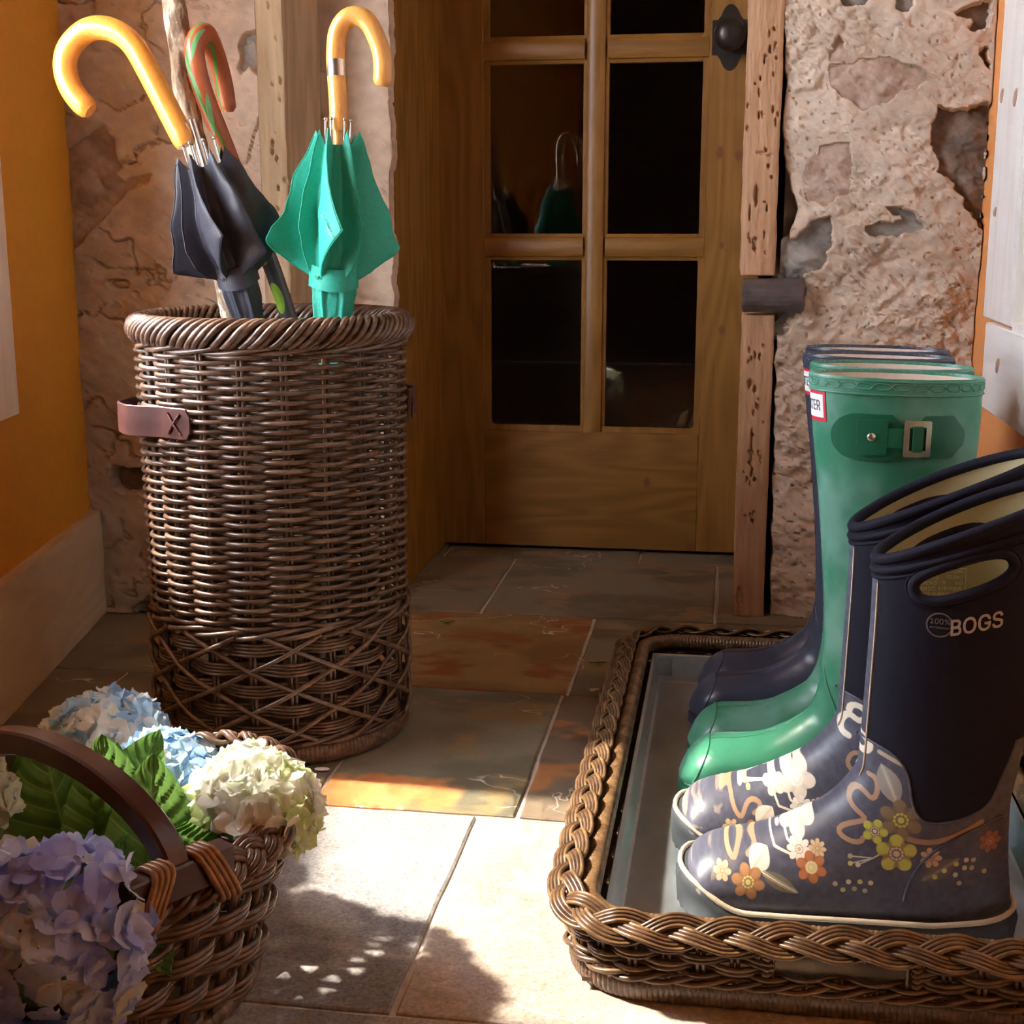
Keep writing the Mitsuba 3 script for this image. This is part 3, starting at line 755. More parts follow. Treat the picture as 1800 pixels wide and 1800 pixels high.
UP = worm_holes(0.010, 0.060, 0.52, 0.90, 15, 5) + [(0.030, 0.626, 0.003, 0.016, 0.008), (0.022, 0.600, 0.0016, 0.012, 0.006), (0.036, 0.684, 0.010, 0.0014, 0.004), (0.048, 0.680, 0.005, 0.0014, 0.004)]
struct('trim_1', worn_board(0.0115, 0.0605, 2.030, 2.44, 0.512, 2.30, UP, 90), 'post_wood', True, label='upper worm-eaten wooden door post')
LO = worm_holes(0.018, 0.058, 0.05, 0.44, 15, 8) + [(0.036, 0.26, 0.0016, 0.03, 0.005), (0.030, 0.355, 0.004, 0.007, 0.008), (0.038, 0.347, 0.003, 0.006, 0.008), (0.026, 0.03, 0.005, 0.018, 0.006)]
struct('trim_2', worn_board(0.0185, 0.0630, 2.034, 2.44, 0.0, 0.457, LO, 95), 'post_wood', True, label='lower worm-eaten wooden door post standing on the floor')
v, f = tube(np.array([(q, 2.034, 0.4835) for q in (0.0155, 0.017, 0.10, 0.1035)]), [0.0235, 0.0255, 0.0255, 0.022], 24, flat=0.96)
m = trimesh.Trimesh(v, f).subdivide_to_size(0.006)
v, f = tm(m)
v = v + (meshkit.fbm(v * 70, 3, 4)[:, None] - 0.5) * 0.004
struct('trim_3', (v, f), 'iron', True, label='short dark round iron bar let in between the two door posts')
# rubble in the gap under the block
for i in range(9):
    c = np.array([0.070 + 0.026 * rng.random(), 2.055 + 0.02 * rng.random(), 0.432 + 0.026 * rng.random()])
    v, f = ball((0, 0, 0), 0.006 + 0.005 * rng.random(), 2)
    v = v * (0.8 + 0.5 * meshkit.noise(v * 180 + i, 5)[:, None]) * [1.2, 1, 0.8]
    put('rubble_stone', (v + c, f), 'plaster', False, wb)

PL = worm_holes(-0.655, -0.618, 0.5, 0.9, 9, 12)
struct('trim_4', worn_board(-0.6575, -0.618, 1.888, 2.075, 0.0, 2.30, PL, 97, 0.0014), 'old_plank', True, label='upright weathered plank at the edge of the tan plaster')
struct('trim_5', box(-0.66, -0.5135, 2.085, 2.46, 0, 2.3), 'door_wood_upright', False, label='wooden door jamb left of the glazed door')
struct('trim_6', box(-0.62, 0.40, 2.045, 2.47, 1.96, 2.31), 'door_wood_upright', False, label='wooden lintel over the door')

# ---- the glazed pine door
DY = 2.425
door = key_for('door_1')
tag(door, 'pine door with small glass panes and a dark knob', kind='structure')
DX0, DX1, DZ0, DZ1 = -0.531, 0.045, 0.006, 1.955
COLS = [(-0.426, -0.257), (-0.225, -0.060)]
RWS = [(0.229 + 0.333 * i, 0.531 + 0.331 * i) for i in range(5)]
put('stile', box(DX0, -0.436, DY, DY + 0.04, DZ0, DZ1, 0.002), 'door_wood_upright', False, door)
put('stile', box(-0.050, DX1, DY, DY + 0.04, DZ0, DZ1, 0.002), 'door_wood_upright', False, door)
put('bottom_rail', box(-0.4357, -0.0503, DY + 0.0006, DY + 0.04, DZ0, 0.219, 0.001), 'door_wood_cross', False, door)
put('top_rail', box(-0.4357, -0.0503, DY + 0.0006, DY + 0.04, RWS[-1][1] + 0.01, DZ1, 0.001), 'door_wood_cross', False, door)


def bar_profile(w):
    """Section of a moulded glazing bar: a rounded nose with a small step either side."""
    h = w / 2
    return [(-h, 0.030), (-h, 0.012), (-h * 0.74, 0.0095), (-h * 0.70, 0.004), (-h * 0.42, 0.0008), (0, 0.0), (h * 0.42, 0.0008), (h * 0.70, 0.004), (h * 0.74, 0.0095), (h, 0.012), (h, 0.030)]


def bar(p0, p1, w, axis):
    pr = np.array(bar_profile(w))
    p0, p1 = np.array(p0, float), np.array(p1, float)
    o = np.array([0, 0, 1.0]) if axis == 'x' else np.array([1.0, 0, 0])
    rows = [p + o * pr[:, :1] + np.array([0, 1.0, 0]) * pr[:, 1:] for p in (p0, p1)]
    v = np.vstack(rows)
    n = len(pr)
    return v, np.vstack([grid_faces(2, n, flip=axis == 'x')])


ZT = RWS[-1][1] + 0.01
put('glazing_bar', bar((-0.241, DY, 0.219), (-0.241, DY, ZT), 0.044, 'z'), 'door_wood_upright', 40, door)
for i in range(4):
    zc = (RWS[i][1] + RWS[i + 1][0]) / 2
    for (a, b) in ((-0.436, -0.2605), (-0.2215, -0.050)):
        put('glazing_bar', bar((a, DY + 0.0006, zc), (b, DY + 0.0006, zc), 0.046, 'x'), 'door_wood_cross', 40, door)
for (x0, x1) in COLS:
    for (z0, z1) in RWS:
        ring = sg.box(x0 - 0.012, z0 - 0.012, x1 + 0.012, z1 + 0.012).difference(sg.box(x0 + 0.008, z0 + 0.008, x1 - 0.008, z1 - 0.008).buffer(0.008, quad_segs=5))
        v, f = extrude(ring, 0.008)
        put('glazing_bead', (np.stack([v[:, 0], DY + 0.010 + v[:, 2], v[:, 1]], -1), f[:, ::-1]), 'door_wood_upright', False, door)
        put('pane', (np.array([[x0 - 0.010, DY + 0.0195, z0 - 0.010], [x1 + 0.010, DY + 0.0195, z0 - 0.010], [x1 + 0.010, DY + 0.0195, z1 + 0.010], [x0 - 0.010, DY + 0.0195, z1 + 0.010]]), np.array([[0, 1, 2], [0, 2, 3]])), 'pane_glass', False, door)
KX, KZ = -0.0165, 0.891
th = np.linspace(0, 2 * PI, 72, endpoint=False)
plate = sg.Polygon([(KX + 0.0235 * np.cos(t) * (1 if abs(np.sin(t)) < 0.62 else 0.86), KZ + 0.053 * np.sin(t)) for t in th]).union(sg.box(KX - 0.0275, KZ - 0.026, KX + 0.0275, KZ + 0.026).buffer(0.002)).buffer(-0.001).buffer(0.001)
v, f = extrude(plate, 0.003)
v2, f2 = extrude(plate.buffer(-0.005), 0.0018, 0.003)
pl = cat((v, f), (v2, f2))
put('knob_plate', (np.stack([pl[0][:, 0], DY - pl[0][:, 2] - 0.0002, pl[0][:, 1]], -1), pl[1]), 'knob_metal', False, door, label='dark oval back plate')
pr = [(0.0001, 0.0), (0.012, 0.0), (0.012, 0.004), (0.008, 0.008), (0.008, 0.016), (0.014, 0.020), (0.0225, 0.027), (0.0265, 0.035), (0.0265, 0.040), (0.022, 0.048), (0.012, 0.0535), (0.0001, 0.055)]
prs = PchipInterpolator(np.linspace(0, 1, len(pr)), np.array(pr))(np.linspace(0, 1, 48))
v, f = lathe(prs, 40)
put('knob', (np.stack([KX + v[:, 0], DY - 0.004 - v[:, 2], KZ + v[:, 1]], -1), f), 'knob_metal', True, door, label='round dark door knob')
# the hall behind the panes; no window of its own in view
struct('wall_hall_back', box(-2.0, 2.0, 6.0, 6.1, 0, 2.35), 'room_paint')
struct('wall_hall_left', box(-2.1, -2.0, 2.47, 6.1, 0, 2.35), 'room_paint')
struct('wall_hall_right', box(2.0, 2.1, 2.47, 6.1, 0, 2.35), 'room_paint')
struct('wall_partition_left', box(-2.1, -0.665, 2.10, 2.46, 0, 2.35), 'plaster')
struct('wall_partition_right', box(0.40, 2.1, 2.10, 2.60, 0, 2.35), 'plaster')
struct('wall_corner_left', box(-1.2, -0.99, 1.80, 2.2, 0, 2.35), 'plaster')

# ================================================================== WICKER
def ring_path(R, n, z=0.0, cx=0.0, cy=0.0):
    a = np.arange(n) * 2 * PI / n
    return a, np.stack([cx + R * np.cos(a), cy + R * np.sin(a), np.full(n, z)], -1)


BX, BY, BR, BH = -0.511, 1.489, 0.1425, 0.490
NS = 20


def brad(z):
    return BR - 0.004 + 0.006 * np.asarray(z) / BH


ub = thing('umbrella_basket', 'tall round brown wicker umbrella basket with leather side handles and a rolled rim', 'umbrella stand')
PH0 = math.radians(5.0)
# uprights in pairs
for i in range(NS):
    for s in (-1, 1):
        a = PH0 + i * 2 * PI / NS + s * 0.0165 - PI / 2
        z = np.linspace(0.012, 0.462, 12)
        r = brad(z) - 0.0005
        put('stake', tube(np.stack([BX + r * math.cos(a), BY + r * math.sin(a), z], -1), 0.0024, 5, ref=(math.cos(a), math.sin(a), 0)), WICK[(i + s) % 4], True, ub)


def weave_ring(z0, parity, cane=0.00275, amp=0.0062, wob=0.0005, seed=0, sharp=0.7):
    n = NS * 9
    a = np.arange(n) * 2 * PI / n
    ph = (a - PH0 + PI / 2) * NS / 2 + parity * PI
    c = np.cos(ph)
    w = np.sign(c) * np.abs(c) ** sharp
    zz = z0 + (meshkit.noise(np.stack([a * 5, a * 0 + seed, a * 0], -1), seed) - 0.5) * 2 * wob
    r = brad(zz) + amp * w
    thick = cane * (1 + 0.12 * (meshkit.noise(np.stack([a * 3, a * 0 + seed * 1.7, a * 0], -1), seed + 3) - 0.5))
    return tube(np.stack([BX + r * np.cos(a), BY + r * np.sin(a), zz], -1), thick, 6, closed=True)


ZROW0, ZROW1, NROW = 0.1585, 0.4485, 57
for k in range(NROW):
    put('weaver', weave_ring(ZROW0 + (ZROW1 - ZROW0) * k / (NROW - 1), k, seed=k), WICK[(k * 7 + k // 5) % 4], True, ub)


def waling(z0, seed, lift=0.0038, cane=0.0030, strands=3, rad=0.0045, out=0.002):
    """Three canes twisted round the uprights: the long slanting strands above and below the plain weave."""
    n = NS * 8
    a = np.arange(n) * 2 * PI / n
    for k in range(strands):
        ph = a * round(NS / 3.3) + k * 2 * PI / strands
        r = brad(z0) + out + rad * np.cos(ph)
        z = z0 + lift * np.sin(ph)
        put('waling_cane', tube(np.stack([BX + r * np.cos(a), BY + r * np.sin(a), z], -1), cane, 6, closed=True), WICK[(k + seed) % 4], True, ub)


waling(0.4565, 0)
waling(0.1515, 1, lift=0.0045, out=0.003, rad=0.006)
waling(0.0270, 2, lift=0.0035, out=0.003, rad=0.006)
# open band: five bundles of canes with crossing diagonals
GZ = [0.1345 - 0.0235 * k for k in range(5)]
for k, z in enumerate(GZ):
    for q in range(4):
        put('band_cane', weave_ring(z + (q - 1.5) * 0.0039, k, 0.0018, 0.0055, 0.0003, 100 + k * 4 + q, 0.8), WICK[(k + q) % 4], True, ub)
for s in (-1, 1):
    for i in range(NS // 2):
        t = np.linspace(0, 1, 60)
        z = 0.150 - 0.1235 * t
        # each diagonal crosses the uprights that the bundle at its height passes behind
        a = PH0 - PI / 2 + (2 * i + 1 + s * (0.1235 * t / 0.0235 - 0.66)) * 2 * PI / NS
        r = brad(z) + 0.0098 + 0.0018 * s * np.cos(t * 5.255 * PI)
        put('diagonal_cane', tube(np.stack([BX + r * np.cos(a), BY + r * np.sin(a), z], -1), 0.0028, 6), WICK[(i + 2 * (s > 0)) % 3], True, ub)
# rolled border: canes laid slantwise over a thick ring
NB = 92
for i in range(NB):
    a0 = i * 2 * PI / NB
    t = np.linspace(0, 1, 16)
    th = math.radians(-70) + t * math.radians(265)                  # from low on the outside, over the top, to the inside
    a = a0 + 0.40 * t - 0.1 + 0.010 * rng.normal()
    rc, zc = brad(0.47) + 0.001, 0.4725
    rr, rz = 0.0125 + 0.0006 * rng.normal(), 0.0135
    r, z = rc + rr * np.cos(th), zc + rz * np.sin(th)
    put('border_cane', tube(np.stack([BX + r * np.cos(a), BY + r * np.sin(a), z], -1), 0.0036, 7, ref=np.stack([np.cos(a) * np.cos(th), np.sin(a) * np.cos(th), np.sin(th)], -1)), WICK[(i * 5 + i // 9) % 4], True, ub)
v, f = tube(ring_path(brad(0.47) + 0.001, 90, 0.4725, BX, BY)[1], 0.0098, 8, closed=True)
put('border_core', (v, f), 'wicker_c', True, ub)


def wound_ring(path, nrm, rad, hz, pitch_n, depth=0.0006, closed=True):
    """A hoop wound with cane: rings of ridges along the path."""
    n = len(path)
    prof = np.linspace(0, 2 * PI, 15)[:-1]
    rid = depth * np.abs(np.sin(np.arange(n) * PI * pitch_n / n))
    v = []
    for p, o, d in zip(path, nrm, rid):
        v.append(p + np.outer(np.cos(prof) * (rad + d), o) + np.outer(np.sin(prof) * (hz + d), [0, 0, 1]))
    return np.vstack(v), grid_faces(n, 14, closed, True)


n = 170 * 5
a, p = ring_path(brad(0) + 0.0005, n, 0.0112, BX, BY)
put('foot_ring', wound_ring(p, np.stack([np.cos(a), np.sin(a), 0 * a], -1), 0.0075, 0.0112, 170, 0.0009), 'wicker_b', 40, ub)
put('basket_floor', lathe([(0.0001, 0.014), (BR - 0.008, 0.014), (BR - 0.008, 0.009), (0.0001, 0.009)], 60, BX, BY), 'wicker_c', False, ub)


def strap(a0, a1, z, h, bulge, th=0.0028):
    """A leather loop standing off the basket between two angles."""
    t = np.linspace(0, 1, 40)
    a = a0 + (a1 - a0) * t
    mid = (a0 + a1) / 2
    A = np.array([math.cos(a0), math.sin(a0)]) * (brad(z) + 0.0085)
    B = np.array([math.cos(a1), math.sin(a1)]) * (brad(z) + 0.0085)
    out = np.array([math.cos(mid), math.sin(mid)])
    pts = []
    for q, an in zip(t, a):
        base = np.array([math.cos(an), math.sin(an)]) * (brad(z) + 0.009)
        k = sstep(0.20, 0.42, q) * sstep(0.80, 0.58, q)
        pts.append(base + out * bulge * k)
    pts = np.array(pts)
    tan = unit(np.gradient(pts, axis=0))
    nor = np.stack([tan[:, 1], -tan[:, 0]], -1) * np.sign(a1 - a0)
    prof = [(-th, -h + 0.001), (-th, h - 0.001), (-th + 0.001, h), (-0.001, h), (0, h - 0.001), (0, -h + 0.001), (-0.001, -h), (-th + 0.001, -h)]
    e = 1 - 0.5 * (np.maximum(0, np.abs(t - 0.5) * 2 - 0.93) / 0.07) ** 2
    v = []
    for p, nn, k in zip(pts, nor, e):
        for d, zz in prof:
            v.append([BX + p[0] + nn[0] * (d + th), BY + p[1] + nn[1] * (d + th), z + zz * k])
    nv = len(prof)
    f = grid_faces(len(pts), nv, False, True)
    caps = [[0, i, i + 1] for i in range(1, nv - 1)] + [[(len(pts) - 1) * nv, (len(pts) - 1) * nv + i + 1, (len(pts) - 1) * nv + i] for i in range(1, nv - 1)]
    return (np.array(v), np.vstack([f, caps])), pts


for a0, a1 in ((math.radians(-106), math.radians(-176)), (math.radians(8), math.radians(76))):
    z, h = 0.3785, 0.0168
    mesh, pts = strap(a0, a1, z, h, 0.020)
    hk = put('leather_handle', mesh, 'leather', 35, ub)
    for end in (a0, a1):
        an = end + (0.13 if end == a1 and a1 < a0 or end == a0 and a0 < a1 else -0.13)
        c = np.array([BX + math.cos(an) * (brad(z) + 0.0125), BY + math.sin(an) * (brad(z) + 0.0125), z])
        tg = np.array([-math.sin(an), math.cos(an), 0])
        for sx in (-1, 1):
            p = np.array([c + tg * 0.009 * q * sx + np.array([0, 0, 0.011 * q]) + np.array([math.cos(an), math.sin(an), 0]) * 0.0012 * (1 - q * q) for q in np.linspace(-1, 1, 8)])
            put('lace', tube(p, 0.0014, 5), 'leather', True, hk)


# ---- plaited border: three bundles of parallel canes
def braid(path, out, nper, A, B, tilt, cane, M=4, gap=None, kset=WICK, parent=None, ph0=0.0, name='braid_cane'):
    """path (n x 3) is closed; out (n x 3) are unit vectors away from the basket."""
    n = len(path)
    seglen = np.linalg.norm(np.roll(path, -1, 0) - path, axis=1)
    s = np.concatenate([[0], np.cumsum(seglen)[:-1]]) / seglen.sum()
    up = np.tile([0, 0, 1.0], (n, 1))
    lat = out * math.cos(tilt) - up * math.sin(tilt)
    ver = out * math.sin(tilt) + up * math.cos(tilt)
    gap = gap or cane * 1.85
    for k in range(3):
        ph = 2 * PI * nper * s + 2 * PI * k / 3 + ph0
        c = path + lat * (A * np.sin(ph))[:, None] + ver * (B * np.sin(2 * ph))[:, None]
        t = unit(np.roll(c, -1, 0) - np.roll(c, 1, 0))
        side = unit(np.cross(t, ver))
        for m_ in range(M):
            o = (m_ - (M - 1) / 2) * gap
            put(name, tube(c + side * o - ver * (abs(o) * 0.12), cane, 6, closed=True, ref=ver), kset[(k * M + m_) % len(kset)], True, parent)


# ================================================================== BOOT TRAY
TX0, TX1, TY0, TY1, TR = -0.110, 0.300, 0.950, 1.716, 0.060


def rrect(off, n):
    """Points and outward vectors along a rounded rectangle, evenly spaced, starting in the middle of the side nearest the viewer and running to +x."""
    x0, x1, y0, y1, r = TX0 - off, TX1 + off, TY0 - off, TY1 + off, TR + off
    w, h, q = x1 - x0 - 2 * r, y1 - y0 - 2 * r, r * PI / 2
    L = np.array([w / 2, q, h, q, w, q, h, q, w / 2])
    cum = np.concatenate([[0], np.cumsum(L)])
    s = np.arange(n) / n * cum[-1]
    p, o = np.zeros((n, 2)), np.zeros((n, 2))
    cs = [(x1 - r, y0 + r), (x1 - r, y1 - r), (x0 + r, y1 - r), (x0 + r, y0 + r)]
    mx = (x0 + x1) / 2
    lines = {0: ((mx, y0), (1, 0)), 2: ((x1, y0 + r), (0, 1)), 4: ((x1 - r, y1), (-1, 0)), 6: ((x0, y1 - r), (0, -1)), 8: ((x0 + r, y0), (1, 0))}
    for i in range(9):
        k = (s >= cum[i]) & (s < cum[i + 1] + 1e-12)
        d = s[k] - cum[i]
        if i % 2 == 0:
            b, e = np.array(lines[i][0]), np.array(lines[i][1])
            p[k] = b + d[:, None] * e
            o[k] = [e[1], -e[0]]
        else:
            j = i // 2
            an = -PI / 2 + j * PI / 2 + d / r
            o[k] = np.stack([np.cos(an), np.sin(an)], -1)
            p[k] = np.array(cs[j]) + r * o[k]
    return np.c_[p, np.zeros(n)], np.c_[o, np.zeros(n)], s, cum[-1]


bt = thing('boot_basket', 'long low brown wicker tray basket with a plaited rim holding the boots', 'basket')
NST = 88
n = NST * 9
P, O, S, L = rrect(0.0, n)
ST = S / L * NST
GAP = (0.098 - 0.051, 0.098 + 0.047)
for i in range(NST):
    k = int(i * 9)
    inhole = GAP[0] < P[k, 0] < GAP[1] and P[k, 1] < TY0 + 0.01
    z = np.linspace(0.010, 0.0325 if inhole else 0.064, 5)
    for s in (-1, 1):
        tg = np.cross([0, 0, 1], O[k])
        put('stake', tube(np.c_[np.tile((P[k] + tg * s * 0.0022)[:2], (5, 1)) + O[k, :2] * (z[:, None] - 0.03) * 0.12, z], 0.0019, 5, ref=O[k]), TRAYW[(i + s) % 2], True, bt)
rows = [0.0245, 0.0283, 0.0322, 0.0361, 0.0400, 0.0439, 0.0478, 0.0517, 0.0556, 0.0594]
for k, z0 in enumerate(rows):
    w = np.cos(ST * PI + (k // 2) * PI)
    w = np.sign(w) * np.abs(w) ** 0.8
    wob = (meshkit.noise(np.stack([S * 20, S * 0 + k, S * 0], -1), k) - 0.5) * 0.0016
    q = P + O * (0.0042 * w + (z0 - 0.03) * 0.12)[:, None] + np.array([0, 0, 1.0]) * (z0 + wob)[:, None]
    if 0.034 < z0 < 0.053:
        # the hand hole in the side nearest the viewer: the canes turn back at its ends
        keep = ~((P[:, 0] > GAP[0]) & (P[:, 0] < GAP[1]) & (P[:, 1] < TY0 + 0.01))
        st = int(np.argmax(P[:, 0] * (P[:, 1] < TY0 + 0.01) * (np.arange(n) < n / 2) > GAP[1]))
        order = (np.arange(n) + st) % n
        q = q[order][keep[order]]
        put('weaver', tube(q, 0.0022, 6), TRAYW[k % 2], True, bt)
    else:
        put('weaver', tube(q, 0.0022, 6, closed=True), TRAYW[k % 2], True, bt)
for gx in GAP:
    for j in range(5):
        zz = 0.0350 + j * 0.0043
        an = np.linspace(0, 2 * PI, 14)[:-1]
        sgn = -1 if gx == GAP[0] else 1
        pth = np.stack([gx + sgn * (0.002 + 0.006 * (1 - np.cos(an)) * 0.5) + 0 * an, TY0 + 0.0065 * np.sin(an), zz + 0 * an], -1)
        put('hole_wrap', tube(pth, 0.0022, 6, closed=True), TRAYW[j % 2], True, bt)
an = np.linspace(GAP[0] - 0.01, GAP[1] + 0.01, 160)
pth = np.stack([an, 0 * an + TY0 - 0.001, 0 * an + 0.0525], -1)
rid = 0.0042 + 0.0006 * np.abs(np.sin(np.arange(160) * PI / 4))
put('hole_bar', tube(pth, rid, 10), 'tray_wicker_a', 40, bt)
for k in range(3):                                                       # twisted canes at the foot of the weave
    ph = S / L * 2 * PI * 30 + k * 2 * PI / 3
    q = P + O * (0.0020 + 0.0048 * np.cos(ph))[:, None] + np.array([0, 0, 1.0]) * (0.0228 + 0.0028 * np.sin(ph))[:, None]
    put('waling_cane', tube(q, 0.0023, 6, closed=True), TRAYW[k % 2], True, bt)
P2, O2, S2, L2 = rrect(-0.004, 2600)
put('foot_band', wound_ring(P2 + [0, 0, 0.0105], O2, 0.0065, 0.0105, 520, 0.0009), 'tray_wicker_a', 40, bt)
P3, O3, S3, L3 = rrect(-0.0125, 2600)
put('inner_hoop', wound_ring(P3 + [0, 0, 0.0580], O3, 0.0085, 0.0085, 520, 0.0006), 'tray_wicker_b', 40, bt)
P4, O4, S4, L4 = rrect(0.0085, 1300)
braid(P4 + [0, 0, 0.0655], O4, 19, 0.0092, 0.0040, math.radians(30), 0.0019, 4, 0.0033, ['tray_wicker_b', 'tray_wicker_a', 'tray_wicker_a', 'tray_wicker_b'], bt)
v, f = extrude(sg.box(TX0 + 0.012, TY0 + 0.012, TX1 - 0.012, TY1 - 0.012), 0.0035, 0.0065)
put('tray_floor', (v, f), 'tray_wicker_a', False, bt)

# ---- galvanised metal liner
mt = thing('metal_tray', 'grey galvanized metal drip tray lying inside the boot basket', 'tray')
QX0, QX1, QY0, QY1, QZ = -0.080, 0.276, 0.984, 1.676, 0.0125


def sqring(o, z):
    return [(QX0 - o, QY0 - o, z), (QX1 + o, QY0 - o, z), (QX1 + o, QY1 + o, z), (QX0 - o, QY1 + o, z)]


rings = [sqring(-0.006, QZ), sqring(-0.003, QZ + 0.001), sqring(0.001, 0.046), sqring(0.0045, 0.0475), sqring(0.0055, 0.046), sqring(0.0045, 0.044), sqring(0.0025, 0.044), sqring(-0.0015, QZ - 0.0012), sqring(-0.0015, QZ - 0.0018)]
v = np.array(rings).reshape(-1, 3)
f = grid_faces(len(rings), 4, False, True, True)
nb = (len(rings) - 1) * 4
f = np.vstack([f, [[0, 1, 2], [0, 2, 3], [nb, nb + 2, nb + 1], [nb, nb + 3, nb + 2]]])
put('pan', (v, f), 'galvanized', False, mt)
for cx, cy in ((QX0, QY1), (QX1, QY1), (QX0, QY0), (QX1, QY0)):
    sx, sy = np.sign(0.1 - cx), np.sign(1.33 - cy)
    put('corner_fold', box(min(cx + sx * 0.002, cx + sx * 0.020), max(cx + sx * 0.002, cx + sx * 0.020), min(cy + sy * 0.0005, cy + sy * 0.0022), max(cy + sy * 0.0005, cy + sy * 0.0022), 0.018, 0.043), 'galvanized', False, mt)

# ================================================================== BOOTS
class Last:
    """A boot's outer skin: cross-sections between a front/top line A and a back/sole line B. Angle 0 lies on A, a quarter turn on the side towards the viewer."""

    def __init__(self, rows, yc, dx=0.0, dz=0.0, mirror=1):
        r = np.array([list(q) + [2.0] * (6 - len(q)) for q in rows], float)
        self.n = len(r)
        self.f = PchipInterpolator(np.arange(self.n), r)
        self.yc, self.dx, self.dz = yc, dx, dz

    def at(self, t, th, grow=0.0):
        t, th = np.broadcast_arrays(np.asarray(t, float), np.asarray(th, float))
        q = self.f(t)
        A, B, w, e = q[..., 0:2], q[..., 2:4], q[..., 4], q[..., 5]
        mid, d = (A + B) / 2, (A - B)
        h = np.linalg.norm(d, axis=-1)
        u = d / np.maximum(h, 1e-9)[..., None]
        c, s = np.cos(th), np.sin(th)
        c, s = np.sign(c) * np.abs(c) ** (2 / e), np.sign(s) * np.abs(s) ** (2 / e)
        a, b = h / 2 + grow, w + grow
        return np.stack([mid[..., 0] + u[..., 0] * a * c + self.dx, self.yc - b * s, mid[..., 1] + u[..., 1] * a * c + self.dz], -1)

    def grid(self, t0, t1, N, M, grow=0.0):
        t = np.linspace(t0, t1, N)
        th = np.arange(M) * 2 * PI / M
        return self.at(t[:, None], th[None], grow)

    def skin(self, t0, t1, N, M, grow=0.0, cap0=False, cap1=False, flip=False):
        g = self.grid(t0, t1, N, M, grow)
        v = g.reshape(-1, 3)
        f = grid_faces(N, M, False, True, flip)
        j = np.arange(M); k = (j + 1) % M
        for on, row in ((cap0, 0), (cap1, N - 1)):
            if on:
                c = len(v)
                v = np.vstack([v, g[row].mean(0)[None]])
                tri = np.stack([row * M + j, row * M + k, j * 0 + c], 1)
                f = np.vstack([f, tri if (row > 0) != flip else tri[:, ::-1]])
        return v, f

    def line(self, t, th, r, grow=0.0, n=5):
        p = self.at(t, th, grow)
        c = self.at(t, th, grow + 0.01)
        return tube(p, r, n, ref=unit(c - p) + 1e-6)

    def side(self, x, z, grow=0.0, near=True):
        """The point of the shaft's side at world x, z (the upper, near-level sections only)."""
        x, z = np.asarray(x, float), np.asarray(z, float)
        ts = np.linspace(0, 5, 400)
        q = self.f(ts)
        t = np.full(x.shape, 1.0)
        for _ in range(12):                                              # height of the section's line at this x
            qq = self.f(t)
            k = np.clip((x - self.dx - qq[..., 2]) / (qq[..., 0] - qq[..., 2]), 0, 1)
            zz = qq[..., 3] + k * (qq[..., 1] - qq[..., 3]) + self.dz
            zt = (q[:, 3][None] + np.atleast_1d(k).ravel()[:, None] * (q[:, 1] - q[:, 3])[None]) + self.dz
            t = np.array([np.interp(-a, -b, ts) for a, b in zip(np.atleast_1d(z).ravel(), zt)]).reshape(x.shape)
        qq = self.f(t)
        k = np.clip((x - self.dx - (qq[..., 0] + qq[..., 2]) / 2) / np.abs((qq[..., 0] - qq[..., 2]) / 2 + 1e-9), -0.999, 0.999)
        y = (qq[..., 4] + grow) * np.sqrt(1 - np.abs(k) ** qq[..., 5]) ** (2 / qq[..., 5])
        return np.stack([x, self.yc - y * (1 if near else -1), z], -1)


def on_side(last, mesh, th, near=True):
    """Lays a flat mesh (x, y = world x and z; z = thickness) on the side of a shaft."""
    v, f = mesh
    p = last.side(v[:, 0], v[:, 1], 0.0, near)
    q = last.side(v[:, 0], v[:, 1], 0.004, near)
    nrm = unit(q - p)
    return p + nrm * (v[:, 2:] + th), f


def fine(mesh, size):
    m = trimesh.Trimesh(*mesh).subdivide_to_size(size)
    return tm(m)


RUB = [(.077, .444, .236, .441, .048), (.081, .40, .236, .40, .047), (.093, .30, .230, .31, .0455), (.1005, .21, .213, .23, .0415), (.102, .165, .207, .18, .0395), (.0985, .130, .217, .115, .0395),
       (.089, .106, .229, .060, .040), (.076, .094, .231, .024, .0405, 2.4), (.061, .0845, .20, .0145, .041, 2.5), (.045, .0765, .145, .0165, .0415, 2.5), (.022, .0712, .075, .0165, .044, 2.5), (-.004, .0688, .022, .0150, .0455, 2.5),
       (-.020, .0615, -.006, .0150, .0425, 2.4), (-.0305, .0495, -.022, .0185, .034, 2.2), (-.0362, .0375, -.0325, .0240, .0215, 2.0), (-.0384, .0315, -.0378, .0290, .006, 2.0)]


